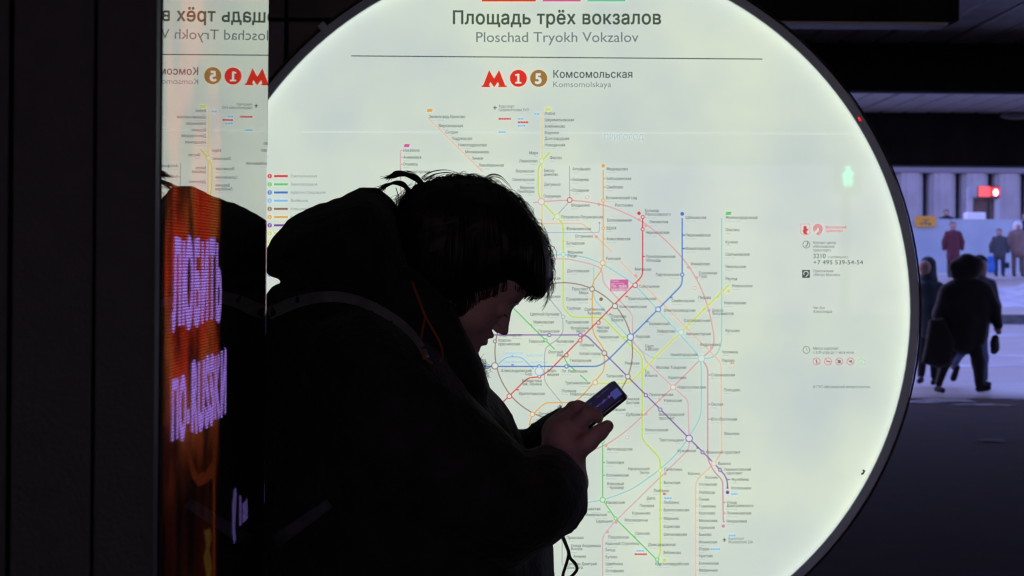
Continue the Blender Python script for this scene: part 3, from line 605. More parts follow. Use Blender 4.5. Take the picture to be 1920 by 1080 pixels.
def led_mat(name, rgb, k):
    m, nt_, p_ = node_mat(name); g = nt_.nodes.new('ShaderNodeNewGeometry'); s_ = nt_.nodes.new('ShaderNodeSeparateXYZ'); nt_.links.new(g.outputs['Position'], s_.inputs[0])
    a = nt_.nodes.new('ShaderNodeMath'); a.operation = 'MULTIPLY'; a.inputs[1].default_value = 2 * math.pi / 0.0036; nt_.links.new(s_.outputs['Z'], a.inputs[0])
    b = nt_.nodes.new('ShaderNodeMath'); b.operation = 'SINE'; nt_.links.new(a.outputs[0], b.inputs[0])
    c = nt_.nodes.new('ShaderNodeMapRange'); c.inputs[1].default_value = -.5; c.inputs[2].default_value = .8; c.inputs[3].default_value = .15 * k * GAIN; c.inputs[4].default_value = k * GAIN
    nt_.links.new(b.outputs[0], c.inputs[0]); nt_.links.new(c.outputs[0], p_.inputs['Emission Strength'])
    p_.inputs['Emission Color'].default_value = (*rgb, 1); p_.inputs['Base Color'].default_value = (.01, .01, .01, 1); return m
white_led = led_mat('led_violet', (0.50, 0.27, 1.0), 2.5); orange_led = led_mat('led_orange', (0.62, 0.10, 0.02), 0.35); yellow_led = led_mat('led_yellow', (0.5, 0.24, 0.04), 0.4)
def led_text(body, p0, p1, ztop, zbot, m, bold=.055):
    d0, d1 = led(*p0)[0], led(*p1)[0]; t = letters(FINE, body, d0, zbot, (ztop - zbot) / 0.70, width=d1 - d0, bold=bold)
    V, F = [], []
    for q in t: n = len(V); V += [(XB + 0.001, a, b) for a, b in q]; F.append(list(range(n, n + len(q)))[::-1])
    return kpart('screen_lettering', (V, F), m, scr)
def led_poly(name, pts, m):
    V = [(XB + 0.0006, *led(*q)) for q in pts]
    r = delaunay_2d_cdt([Vector((v[1], v[2])) for v in V], [], [list(range(len(V)))], 1, 1e-6)
    return kpart(name, ([(XB + 0.0006, v.x, v.y) for v in r[0]], [list(f)[::-1] for f in r[2]]), m, scr)
zt, zb = led(322, 458)[1], led(322, 612)[1]
led_text('ЛЮБИТЬ', (321, 540), (414, 540), zt, zb, white_led)
z0, z1, z2 = led(320, 828)[1], led(320, 722)[1], led(362, 680)[1]
led_text('ПО-', (319, 780), (354, 780), z1, z0, white_led); led_text('RUSSKИ', (356, 760), (423, 760), z2, z0, white_led)
led_poly('screen_picture', [(345, 830), (352, 830), (358, 862), (368, 888), (384, 884), (394, 868), (401, 868), (401, 892), (386, 906), (370, 912), (358, 896)], orange_led)
led_poly('screen_picture', [(397, 800), (402, 800), (402, 1090), (397, 1090)], orange_led)
led_poly('screen_picture', [(381, 995), (393, 990), (395, 1010), (391, 1030), (396, 1060), (394, 1085), (386, 1085), (380, 1045), (385, 1025)], yellow_led)
dim_led = led_mat('led_dim_violet', (0.34, 0.24, 0.85), 0.8)
for q in ([(437, 918), (441, 914), (442, 930), (439, 990), (441, 1012), (437, 1020), (434, 1000), (434, 945)], [(447, 928), (451, 930), (451, 985), (447, 985)], [(453, 945), (462, 934), (463, 972), (453, 982)]): led_poly('screen_picture', q, dim_led)

# ================================================================ THE PERSON WITH THE PHONE
PD = 3.56
def W(px, py, dy=0.0): return at(px, py, PD + dy)
def poly_w(pts, dy=0.0): return [(W(x, y, dy).x, W(x, y, dy).z) for x, y in pts]
person = thing('person', 'person in dark hooded winter coat bent over a phone against the bright map', 'person', (-0.19, PD, 0))
def ppart(name, V, F, m, parent=person, smooth=True):
    o = Vector(person.location); return mesh(name, [Vector(v) - o for v in V], F, m, parent, smooth)
coat_m = mat('coat_cloth', (0.018, 0.018, 0.017), 0.75, var=0.3, scale=25, bump=0.5, bscale=90, sheen=0.12, spec=0.22)
skin_m = mat('skin', (0.58, 0.35, 0.32), 0.55, var=0.12, scale=30, bump=0.1, bscale=300)
hair_m = mat('hair', (0.010, 0.008, 0.007), 0.5, var=0.4, scale=60, spec=0.3)
trouser_m = mat('trouser_cloth', (0.015, 0.016, 0.02), 0.85); boot_m = mat('boot_leather', (0.012, 0.011, 0.010), 0.5)
# coat
cf = Field((-0.47, 3.22, 0.70), (0.15, 3.88, 1.76), 0.0075)
torso = [(515, 535), (482, 575), (462, 640), (455, 760), (460, 900), (470, 1080), (480, 1300), (490, 1510), (760, 1525), (1040, 1510), (1045, 1300), (1037, 1080), (1034, 1022), (1000, 900), (972, 812), (951, 774), (937, 748), (914, 721), (901, 698), (893, 672), (880, 650), (850, 600), (800, 560), (740, 520), (640, 520), (560, 525)]
cf.pillow(poly_w(torso), PD, 0.225, 0.20)
hood = [(500, 512), (496, 480), (502, 466), (514, 445), (540, 415), (580, 392), (640, 372), (680, 357), (690, 362), (700, 361), (711, 365), (725, 382), (737, 398), (744, 412), (765, 470), (800, 560), (760, 600), (600, 565), (518, 520)]
cf.pillow(poly_w(hood), PD, 0.155, 0.085, 0.012)
for dy in (-0.088, 0.088):
    cf.pillow(poly_w([(690, 560), (770, 500), (843, 562), (868, 606), (893, 652), (908, 690), (915, 730), (880, 800), (740, 760)], dy), PD + dy, 0.030, 0.03, 0.02)
slv = [(988, 846), (1005, 838), (1022, 836), (1038, 839), (1060, 849), (1073, 859), (1092, 882), (1100, 902), (1101, 920), (1100, 938), (1094, 957), (1079, 979), (1054, 1004), (1037, 1018), (960, 1070), (860, 1040), (740, 960), (620, 830), (555, 700), (590, 610), (690, 580), (800, 650), (900, 760)]
cf.pillow(poly_w(slv, -0.16), PD - 0.16, 0.092, 0.075, 0.015)
far = [(860, 790), (955, 806), (984, 812), (1000, 799), (1013, 789), (1030, 777), (1044, 768), (1058, 763), (1072, 775), (1060, 820), (1000, 880), (900, 900)]
cf.pillow(poly_w(far, 0.12), PD + 0.12, 0.065, 0.05, 0.015)
cf.wobble(0.0045, 22, 3); cf.wobble(0.0022, 75, 11); cf.wobble(0.0012, 160, 12)
FC = cf.f.copy()
def on_coat(px, py, lift=0.003):
    for d in np.arange(3.24, 3.9, 0.002):
        q = at(px, py, d); i = [int(round((q[k] - cf.lo[k]) / cf.h)) for k in range(3)]
        if all(0 <= i[k] < cf.n[k] for k in range(3)) and FC[tuple(i)] < 0: return at(px, py, d - lift)
    return at(px, py, PD)
V, F = smooth_mesh(*cf.mesh(), 2); coat = ppart('coat', V, F, coat_m)
# reflective bands on the coat
tape_m = mat('reflective_tape', (0.30, 0.31, 0.32), 0.5, metal=0.2, var=0.15, scale=50)
def band(path, wd, m_=tape_m, name='reflective_band'):
    pts = [tuple(v)[:2] for v in spline([(*q, 0) for q in path], 5)]; A, B = [], []
    for i, q in enumerate(pts):
        a, b = pts[max(0, i - 1)], pts[min(len(pts) - 1, i + 1)]; t = Vector((b[0] - a[0], b[1] - a[1])).normalized(); w = wd[0] + (wd[1] - wd[0]) * i / (len(pts) - 1)
        A.append(on_coat(q[0] - t.y * w / 2, q[1] + t.x * w / 2, 0.008)); B.append(on_coat(q[0] + t.y * w / 2, q[1] - t.x * w / 2, 0.008))
    n = len(A); off = Vector((0, 0.004, 0)); V = A + B + [v + off for v in A] + [v + off for v in B]
    F = [[i, i + 1, n + i + 1, n + i] for i in range(n - 1)] + [[2 * n + i, 3 * n + i, 3 * n + i + 1, 2 * n + i + 1] for i in range(n - 1)]
    return ppart(name, V, F, m_, coat)
band([(503, 588), (560, 565), (615, 556), (668, 563), (720, 586), (760, 614), (785, 642), (800, 672)], (24, 12))
band([(516, 1016), (560, 985), (618, 944)], (26, 18), mat('dimmed_tape', (0.085, 0.085, 0.09), 0.8, var=0.3, scale=40))  # same tape, colour darkened to dim the band and its mirror image
cord_m = mat('orange_cord', (0.45, 0.10, 0.015), 0.7)
pth = [(773, 528), (779, 545), (788, 568), (797, 592), (812, 618), (824, 640), (830, 660), (827, 676), (815, 682), (802, 676), (792, 660), (789, 640), (793, 615), (797, 594), (795, 585)]
ppart('drawcord', *tube(spline([on_coat(x, y, 0.006) for x, y in pth], 4), 0.0017, 6), cord_m, coat)
# body: head, neck, hands, trunk and legs
Fv, Uv, Yv = Vector((0.78, 0, -0.62)), Vector((0.62, 0, 0.78)), Vector((0, 1, 0)); NAS = W(960, 577)
Rh = [tuple(Fv), tuple(Yv), tuple(Uv)]
def hp(f, u, l=0.0): return tuple(NAS + Fv * f + Uv * u + Yv * l)
hf = Field((NAS.x - 0.24, PD - 0.105, NAS.z - 0.20), (NAS.x + 0.07, PD + 0.105, NAS.z + 0.19), 0.003)
hf.ell(hp(-.090, .032), (.094, .074, .086), Rh); hf.ell(hp(-.058, -.042), (.054, .060, .072), Rh, .02)
hf.cone(hp(-.062, -.085), hp(-.020, -.094), .036, .020, .02, .75); hf.ell(hp(-.012, -.090), (.0135, .018, .014), Rh, .012)
for l in (-1, 1):
    hf.ell(hp(-.036, -.038, .034 * l), (.024, .022, .028), Rh, .015); hf.ell(hp(.004, -.0395, .0105 * l), (.009, .0065, .0065), Rh, .004)
    hf.ell(hp(-.100, -.02, .070 * l), (.018, .007, .030), Rh, .004)
hf.ell(hp(-.016, .012), (.015, .048, .014), Rh, .012)
hf.cone(hp(-.008, .000), hp(.0095, -.034), .0075, .0085, .006); hf.ell(hp(.0120, -.0365), (.0088, .0085, .0070), Rh, .003)
hf.ell(hp(-.017, -.062), (.016, .026, .018), Rh, .008); hf.ell(hp(-.0015, -.0545), (.0088, .019, .0058), Rh, .003); hf.ell(hp(-.0025, -.0690), (.0088, .016, .0064), Rh, .003)
for l in (-1, 1):
    e = Field.__new__(Field); 
    x, y, z = hf.X - hp(-.001, -.009, .031 * l)[0], hf.Y - hp(-.001, -.009, .031 * l)[1], hf.Z - hp(-.001, -.009, .031 * l)[2]
    hf.cut((np.sqrt(x * x + y * y + z * z) - .012) * 1.0); hf.ell(hp(-.0125, -.010, .031 * l), (.0125, .0135, .0115), Rh, .004)
hf.cone(hp(-.095, -.07), tuple(W(790, 650)), .052, .058, .03)
parts = [smooth_mesh(*hf.mesh(), 1)]
# hands
gf = Field((W(1020, 0).x - .03, PD - .15, W(0, 905).z - .03), (W(1155, 0).x + .03, PD + .075, W(0, 745).z + .03), 0.0024)
def ch(pts, k=.006):
    for (a, ra), (b, rb) in zip(pts[:-1], pts[1:]): gf.cone(tuple(W(*a)), tuple(W(*b)), ra, rb, k)
ch([((1062, 905, -.09), .034), ((1056, 858, -.075), .031), ((1066, 812, -.065), .030), ((1078, 792, -.06), .020)], .012)
ch([((1050, 850, -.06), .030), ((1048, 812, -.03), .024), ((1062, 786, -.025), .019)], .014)
ch([((1080, 797, -.078), .0145), ((1102, 776, -.100), .0118), ((1116, 776, -.096), .0102), ((1121, 784, -.080), .0086)], .003)
ch([((1072, 785, -.050), .0145), ((1084, 765, -.058), .0122), ((1100, 768, -.066), .0100), ((1107, 780, -.055), .0085)], .002)
ch([((1062, 784, -.025), .0140), ((1075, 766, -.030), .0118), ((1092, 770, -.035), .0098), ((1098, 782, -.030), .0082)], .002)
ch([((1055, 792, -.005), .0125), ((1066, 776, -.006), .0105), ((1082, 780, -.010), .0088), ((1090, 792, -.008), .0076)], .004)
ch([((1074, 848, -.085), .020), ((1103, 828, -.105), .0145), ((1124, 811, -.108), .0118), ((1139, 799, -.105), .0096)], .006)
# the far hand under the phone
ch([((1066, 803, .035), .022), ((1085, 802, .02), .017)], .01)
for i in range(4): ch([((1085 - 5 * i, 806 + 3 * i, .02), .0105), ((1100 - 6 * i, 800 + 3 * i, .0), .0095), ((1102 - 7 * i, 797 + 4 * i, -.025), .0080)], .003)
parts.append(smooth_mesh(*gf.mesh(), 1))
tf = Field((-0.42, 3.30, -0.02), (0.12, 3.82, 1.62), 0.016)
tf.cone(tuple(W(730, 690)), (-0.19, PD, 0.95), .13, .14, .05, .8)
for l in (-1, 1):
    tf.cone(tuple(W(700, 680, .14 * l)), tuple(W(960, 940, .14 * l)), .05, .042, .04); tf.cone(tuple(W(960, 940, .14 * l)), tuple(W(1050, 850, .06 * l)), .042, .03, .02)
    tf.cone((-0.19, PD + .09 * l, 0.95), (-0.13, PD + .10 * l, 0.50), .085, .06, .03); tf.cone((-0.13, PD + .10 * l, 0.50), (-0.17, PD + .10 * l, 0.09), .055, .038, .02); tf.cone((-0.18, PD + .1 * l, .05), (-0.03, PD + .11 * l, .035), .042, .03, .02)
parts.append(smooth_mesh(*tf.mesh(), 1))
V, F = join(*[(list(map(tuple, v)), [list(q) for q in f]) for v, f in parts]); body = ppart('body', V, F, skin_m)
nail_m = mat('nail', (0.58, 0.38, 0.36), 0.3)
for (x_, y_, dy_), (nx_, nz_) in (((1141, 795, -.1115), (.8, .6)), ((1122, 781, -.0885), (.75, -.5))):
    c_ = W(x_, y_, dy_); nf = Field(tuple(c_ - Vector((.012,) * 3)), tuple(c_ + Vector((.012,) * 3)), .0012); nf.ell(tuple(c_), (.0062, .0030, .0046)); ppart('fingernail', *nf.mesh(), nail_m, body)
lf = Field((-0.44, 3.30, 0.0), (0.12, 3.82, 1.02), 0.014)
for l in (-1, 1):
    lf.cone((-0.19, PD + .09 * l, 0.92), (-0.13, PD + .10 * l, 0.50), .115, .082, .03); lf.cone((-0.13, PD + .10 * l, 0.50), (-0.17, PD + .10 * l, 0.10), .080, .062, .02)
ppart('trousers', *smooth_mesh(*lf.mesh(), 1), trouser_m)
for l in (-1, 1):
    bf_ = Field((-0.30, PD + .1 * l - .09, -0.02), (0.10, PD + .1 * l + .09, 0.28), 0.009)
    bf_.cone((-0.17, PD + .1 * l, .22), (-0.18, PD + .1 * l, .07), .062, .056, .02); bf_.cone((-0.19, PD + .1 * l, .055), (-0.01, PD + .112 * l, .045), .054, .044, .03); bf_.cut(bf_.Z * -1 + 0 * bf_.X + 0 * bf_.Y + 100 * 0 if False else (bf_.Z + 0 * bf_.X + 0 * bf_.Y))
    ppart('boot', *smooth_mesh(*bf_.mesh(), 1), boot_m)
# hair
hr = Field((W(730, 0).x, PD - .13, W(0, 610).z), (W(1050, 0).x, PD + .13, W(0, 318).z), 0.004)
hp_poly = [(748, 470), (742, 415), (744, 395), (752, 374), (772, 354), (800, 342), (830, 336), (862, 333), (900, 336), (935, 348), (965, 369), (990, 397), (1010, 427), (1026, 457), (1034, 490), (1035, 520), (1029, 545), (1016, 558), (1002, 562), (994, 556), (984, 546), (957, 537), (930, 549), (898, 562), (874, 586), (862, 594), (846, 578), (830, 575), (790, 570), (762, 530)]
hr.pillow(poly_w(hp_poly), PD, 0.100, 0.075, p=2.2); hr.wobble(0.0045, 55, 5); hr.wobble(0.002, 140, 6)
hair = ppart('hair', *smooth_mesh(*hr.mesh(), 1), hair_m)
S_ = []
def strand(pts, r0, dy=0.0, n=6, tip=.15):
    q = spline([W(x, y, dy + .004 * rng.normal()) for x, y in pts], n); k = len(q)
    S_.append(tube(q, [r0 * (1 - (1 - tip) * (i / (k - 1)) ** 1.6) for i in range(k)], 4))
for i in range(46):                                    # the two tufts sticking out at the back
    j = rng.normal(0, 1.5, 8); dy = rng.normal(0, .018)
    strand([(798 + j[0], 352 + j[1]), (778 + j[0], 332 + j[2] * 1.5), (752 + j[3], 326 + j[4] * 1.3), (736 + j[5], 329 + j[4] * 1.6), (724 + 3 * j[6], 335 + 2 * j[7])], .0013, dy)
    strand([(772 + j[1] * 2, 402 + 4 * j[0]), (768 + j[0] * 2, 366 + j[2]), (759 + j[3], 349 + j[4]), (743 + j[5], 343 + j[4]), (726 + j[1], 347 + j[7]), (711 + 3 * j[6], 357 + 2 * j[7])], .0013, dy)
    strand([(776 + 3 * j[1], 420 + 4 * j[0]), (771 + j[0] * 2, 380 + j[2]), (778 + j[3], 352 + j[4]), (798 + j[5], 342)], .0014, dy)
for a in range(90):                                    # arcs of loose hair over the crown
    x0 = rng.uniform(785, 985); w = rng.uniform(22, 75); top = np.interp(x0 + w / 2, [780, 830, 862, 900, 935, 965, 990, 1010, 1030], [345, 333, 331, 333, 344, 364, 390, 420, 465])
    ya = np.interp(x0, [780, 830, 862, 900, 935, 965, 990, 1010, 1030], [352, 338, 336, 338, 350, 370, 396, 428, 470]); yb = np.interp(x0 + w, [780, 830, 862, 900, 935, 965, 990, 1010, 1030, 1060], [352, 338, 336, 338, 350, 370, 396, 428, 470, 520])
    lift = abs(rng.normal(0, 6)); strand([(x0, ya + 3), (x0 + w * .3, (ya * .6 + yb * .1 + top * .3) - lift), (x0 + w * .6, (top * .6 + yb * .3 + ya * .1) - lift * .8), (x0 + w, yb + 4)], .00042, rng.normal(0, .02), 7, .5)
for q in ([(790, 333), (804, 323), (830, 318), (851, 322), (868, 334)], [(795, 336), (815, 326), (842, 323), (862, 330), (874, 337)], [(762, 320), (774, 323), (788, 335)], [(872, 333), (880, 327), (889, 328), (894, 335)], [(906, 334), (922, 326), (938, 329), (952, 343), (960, 356)], [(910, 336), (926, 330), (942, 336), (955, 350)], [(742, 352), (746, 366), (747, 378)]): [strand([(x_ + jj * 1.1 * rng.random(), y_ + jj * 1.3 * rng.random()) for x_, y_ in q], .0004, .008 * jj) for jj in range(4)]
OUT = [(742, 415), (744, 392), (756, 370), (780, 350), (810, 340), (840, 335), (870, 333), (905, 337), (940, 351), (968, 371), (992, 399), (1012, 429), (1027, 459), (1034, 492), (1034, 522), (1028, 546)]
for i in range(420):                                   # fine loose hair all round the outline
    k = rng.uniform(0, len(OUT) - 1.01); a, b = OUT[int(k)], OUT[int(k) + 1]; u = k - int(k); x, y = a[0] + (b[0] - a[0]) * u, a[1] + (b[1] - a[1]) * u
    t = Vector((b[0] - a[0], b[1] - a[1])).normalized(); n_ = Vector((t.y, -t.x)); ln = rng.uniform(14, 46); hgt = abs(rng.normal(0, 3.2)) + .5; s1 = rng.choice((-1, 1)) if rng.random() < .3 else 1
    P0 = Vector((x, y)) - n_ * 3; strand([tuple(P0), tuple(P0 + t * s1 * ln * .35 + n_ * (3 + hgt)), tuple(P0 + t * s1 * ln * .7 + n_ * (2.5 + hgt * rng.uniform(.4, 1.2)) + Vector((0, ln * .02))), tuple(P0 + t * s1 * ln + n_ * rng.normal(0, 3) + Vector((0, ln * .06)))], rng.uniform(.00022, .00045), rng.normal(0, .03), 4, .4)
for i in range(60):                                    # fringe tips
    t = rng.uniform(0, 1); x = 984 + 38 * t; y = 545 + 6 * math.sin(t * 3); strand([(x + 1, y - 48), (x + 3, y - 22), (x + 1, y + 4), (x - 4 - 5 * rng.random(), y + 10 + 9 * rng.random() * (1 - abs(t - .45)))], .0012, rng.normal(0, .035))
HL = [(846, 580), (862, 590), (880, 578), (898, 562), (930, 549), (957, 537), (984, 546)]
for i in range(110):                                   # uneven ends of the side hair and fringe
    k = rng.uniform(0, len(HL) - 1.01); a, b = HL[int(k)], HL[int(k) + 1]; u = k - int(k); x, y = a[0] + (b[0] - a[0]) * u, a[1] + (b[1] - a[1]) * u; ln = abs(rng.normal(0, 3.5)) + 1
    strand([(x + rng.normal(0, 2), y - 34), (x + 1, y - 14), (x + rng.normal(0, 2), y + ln * .5), (x - 3 + rng.normal(0, 4), y + ln)], rng.uniform(.0005, .0010), -.078 + .012 * rng.random() + (.03 if x > 950 else 0), 4, .2)
for i in range(34):                                    # curls at the nape
    cx, cy = rng.uniform(738, 768), rng.uniform(372, 404); r = rng.uniform(4, 11); a = rng.uniform(0, 6.28)
    strand([(cx + r * math.cos(a + k * .9), cy + r * math.sin(a + k * .9) * .9) for k in range(5)], .00028, rng.normal(0, .02), 5, .7)
V, F = join(*S_); stuff(ppart('loose_hair', V, F, hair_m, hair))
for l in (-1, 1):                                      # brows and lashes
    ppart('eyebrow', *tube(spline([hp(.003 - .004 * k / 4, .010 + .002 * math.sin(k / 4 * 3), l * (.014 + .008 * k)) for k in range(5)], 3), [.0012 + .0012 * math.sin(math.pi * min(1, i / 12 + .1)) for i in range(13)], 5), hair_m, body)
    ppart('eyelashes', *tube(spline([hp(.0035 - .006 * (abs(k - 2) / 2) ** 2, -.0155, l * (.021 + .0055 * k)) for k in range(5)], 3), .0011, 5), hair_m, body)
S_.clear()
for i in range(120):                                   # fluffy collar edge under the chin
    t = rng.random(); bx, by = 893 + 14 * t + rng.normal(0, 2), 674 + 30 * t + rng.normal(0, 2.5); a = rng.uniform(-1.2, .9); ln = abs(rng.normal(9, 5)) + 3; cu = rng.normal(0, .9)
    strand([(bx - 5, by + 2), (bx + ln * .35 * math.cos(a), by + ln * .35 * math.sin(a)), (bx + ln * .75 * math.cos(a + cu), by + ln * .75 * math.sin(a + cu)), (bx + ln * math.cos(a + 1.8 * cu), by + ln * math.sin(a + 1.8 * cu))], .00022, rng.normal(0, .04), 4, .6)
for i in range(40):                                    # pile on the far cuff
    t = rng.random(); bx, by = 990 + 66 * t, 806 - 44 * t; strand([(bx, by + 3), (bx - 1 + rng.normal(0, 2), by - 2), (bx - 1 + rng.normal(0, 3), by - 3 - 3 * rng.random())], .0004, .12, 3, .6)
V, F = join(*S_); stuff(ppart('collar_fur', V, F, coat_m, coat))
# near-side hair: locks lying over the head, following its fall
S_.clear()
for i in range(150):
    a0, a1 = rng.uniform(770, 1000), rng.uniform(0, 1); x0 = a0; y0 = np.interp(x0, [770, 830, 900, 950, 1000], [372, 345, 345, 365, 420]); x1 = x0 + (-30 + 45 * (x0 - 770) / 230) + rng.normal(0, 6); y1 = np.interp(x1, [740, 846, 862, 898, 957, 985, 1035], [540, 575, 588, 558, 536, 545, 540]) + rng.normal(0, 3)
    pts = []
    for k in range(6):
        t = k / 5; x = x0 + (x1 - x0) * t + 10 * math.sin(math.pi * t) * (1 if x0 > 860 else -.5); y = y0 + (y1 - y0) * t; d = None
        for dd in np.arange(PD - .12, PD + .02, .002):
            q = at(x, y, dd); ii = [int(round((q[j] - hr.lo[j]) / hr.h)) for j in range(3)]
            if all(0 <= ii[j] < hr.n[j] for j in range(3)) and hr.f[tuple(ii)] < 0: d = dd; break
        if d is not None: pts.append(at(x, y, d - .001))
    if len(pts) > 3: q = spline(pts, 3); S_.append(tube(q, [.0022 * (1 - .6 * i / len(q)) for i in range(len(q))], 4))
V, F = join(*S_); stuff(ppart('hair_locks', V, F, hair_m, hair))

# ---- phone in the hands
ph = thing('mobile_phone', 'dark mobile phone with dim violet screen held in the person\'s hands', 'phone', tuple(W(1094, 784, -.035)))
Lx = Vector((.777, 0, .629)).normalized(); ex_ = Vector((.629, 0, -.777)); Wx = (ex_ * .33 + Vector((0, -.944, 0))).normalized(); Nx = Lx.cross(Wx).normalized()
if Nx.y > 0: Nx = -Nx
PM = Matrix((Lx, Wx, Nx)).transposed().to_4x4()
def ph_part(name, vf, m, parent=ph): return mesh(name, [PM @ Vector(v) for v in vf[0]], vf[1], m, parent, True)
def slab(lx, wx, z0, z1, r, n=6):
    ol = []
    for sx, sy, a in ((1, 1, 0), (-1, 1, 90), (-1, -1, 180), (1, -1, 270)):
        for i in range(n + 1): t = math.radians(a + 90 * i / n); ol.append((sx * (lx - r) + r * math.cos(t), sy * (wx - r) + r * math.sin(t)))
    k = len(ol); V = [(x, y, z0) for x, y in ol] + [(x * .985, y * .97, z1) for x, y in ol]
    return V, [list(range(k))[::-1], list(range(k, 2 * k))] + [[i, (i + 1) % k, k + (i + 1) % k, k + i] for i in range(k)]
case_m = mat('phone_case', (0.04, 0.055, 0.14), 0.18, spec=0.9, coat=0.5)
ph_part('case', slab(.075, .037, -.0045, .004, .010), case_m)
scr_m = mat('phone_glass', (0.01, 0.01, 0.015), 0.06, emit=(0.010, 0.008, 0.026), estr=1.0)
sc_ = ph_part('screen', slab(.0725, .0345, .0041, .0046, .008), scr_m)
def ui(x0, x1, y0, y1): return [(x0, y0, .0052), (x1, y0, .0052), (x1, y1, .0052), (x0, y1, .0052)], [[0, 1, 2, 3]]
vio = mat('screen_violet', (.02, .02, .03), .3, emit=(0.10, 0.045, 0.36), estr=1.0); dimv = mat('screen_grey', (.02, .02, .03), .3, emit=(0.035, 0.03, 0.075), estr=1.0)
for i in range(15): ph_part('screen_mark', ui(.012 + .0032 * i, .0142 + .0032 * i, .004 + .002 * (i % 3), .014 - .0015 * (i % 2)), vio if i % 4 < 2 else dimv, sc_)
for a in ((.035, .042, -.020, -.017), (.045, .060, -.021, -.018), (.010, .016, -.022, -.016), (.020, .024, -.018, -.013)): ph_part('screen_mark', ui(*a), dimv, sc_)
ph_part('screen_reflection', ui(.056, .070, .000, .031), mat('reflection_blue', (.02, .02, .03), .3, emit=(0.06, 0.07, 0.28), estr=0.7), sc_)  # blue reflection on the phone glass, put in as a glowing patch

# ---- cable hanging from the sleeve
cab_m = mat('cord_black', (0.012, 0.014, 0.010), 0.5)
cb = thing('earphone_cable', 'thin dark forked cable hanging below the person\'s sleeve', 'cable', tuple(W(1054, 1004, -.1)))
def cpart(pts, r):
    o = Vector(cb.location); v, f = tube(spline([W(x, y, -.1) for x, y in pts], 6), r, 8); return mesh('cable_strand', [q - o for q in v], f, cab_m, cb, True)
cpart([(1046, 990), (1055, 1005), (1061, 1020), (1066, 1033), (1069, 1046), (1078, 1056), (1082, 1066), (1078, 1074), (1068, 1084), (1040, 1110), (1010, 1160)], .0025)
cpart([(1054, 1006), (1061, 1022), (1066, 1036), (1064, 1050), (1059, 1066), (1055, 1082), (1050, 1130), (1030, 1200)], .0024)

# ================================================================ THINGS UNDER AND BEYOND THE ROOF
# hanging sign box seen from behind
hb = thing('hanging_sign_box', 'black box sign hanging under the ceiling at top right', 'sign', (0, 12.2, 2.9))
def hpart(name, vf, m): return mesh(name, [Vector(v) - Vector((0, 12.2, 2.9)) for v in vf[0]], vf[1], m, hb)
hpart('casing', box(0.35, 2.35, 12.0, 12.4, 2.885, 3.25, 0.01), beam_m)
hpart('bottom_tray', box(0.36, 2.30, 12.05, 12.30, 2.868, 2.884), mat('tray_metal', (0.5, 0.52, 0.52), 0.4, metal=0.3))
for x in (0.7, 2.0): hpart('hanger', box(x - .02, x + .02, 12.18, 12.22, 3.25, ROOF_Z + .02), beam_m)
# round ceiling lamp, switched off, on the fascia
lc = at(1905, 218, 28.2)
lamp = thing('ceiling_lamp', 'unlit oval lamp fixed to the dark beam at the right edge', 'lamp', tuple(lc))
lf_ = Field((-.25, -.12, -.1), (.25, .32, .1), .012); lf_.ell((0, 0, 0), (.2, .09, .045)); mesh('lamp_shade', *lf_.mesh(), mat('lamp_glass', (.35, .37, .37), .3), lamp, True)
mesh('bracket', *box(-.03, .03, .05, .31, -.02, .02), beam_m, lamp)

# ---- hoarding on the plaza
HD, HZ = 95.0, 1.15
h_m = mat('hoarding_paint', (0.42, 0.50, 0.60), 0.55, var=0.12, scale=.6)
hoard = thing('hoarding', 'long pale blue panel hoarding across the plaza behind the distant pedestrians', 'fence', (25, HD, HZ))
x = -16.0; i = 0
while x < 22:
    w = 3.1; mesh('panel', *box(x + .012, x + w - .012, -.03, .03, 0.02, 2.36 + (.05 if i % 3 == 1 else 0), .006), h_m, hoard); mesh('panel_post', *box(x - .05, x + .05, .035, .12, 0, 2.30), kerb_m, hoard); x += w; i += 1
for q in range(6): mesh('snow_foot', *box(-12 + 6.2 * q, -6.4 + 6.2 * q, -.55, -.06, -.05, .10 + .03 * (q % 2), .04), slush, hoard)
# snow lying along the top rail of a barrier behind it
sb = mesh('snow_ledge', *box(*(at(1815, 0, 96.5).x, at(1850, 0, 96.5).x), 96.3, 97.2, at(0 + 1830, 407, 96.5).z - .4, at(1830, 398, 96.5).z, .06), mat('fresh_snow', (.85, .86, .9), .6)); tag(sb, 'bright white snow-topped block just above the hoarding', 'block')
ys_ = at(1735, 415, HD - .2); yd = thing('warning_board', 'orange-yellow board with dark marks fixed to the blue hoarding', 'sign', tuple(ys_))
mesh('board', *box(-.43, .43, -.03, .03, -.23, .22, .008), mat('board_yellow', (.75, .36, .02), .5, var=.1, scale=3), yd)
for a in ((-.22, -.10, -.14, -.06), (-.06, .06, -.12, -.02), (.10, .24, -.15, -.07), (-.10, .14, .03, .08)): mesh('dark_mark', *box(a[0], a[1], -.036, -.031, a[2], a[3]), kerb_m, yd)

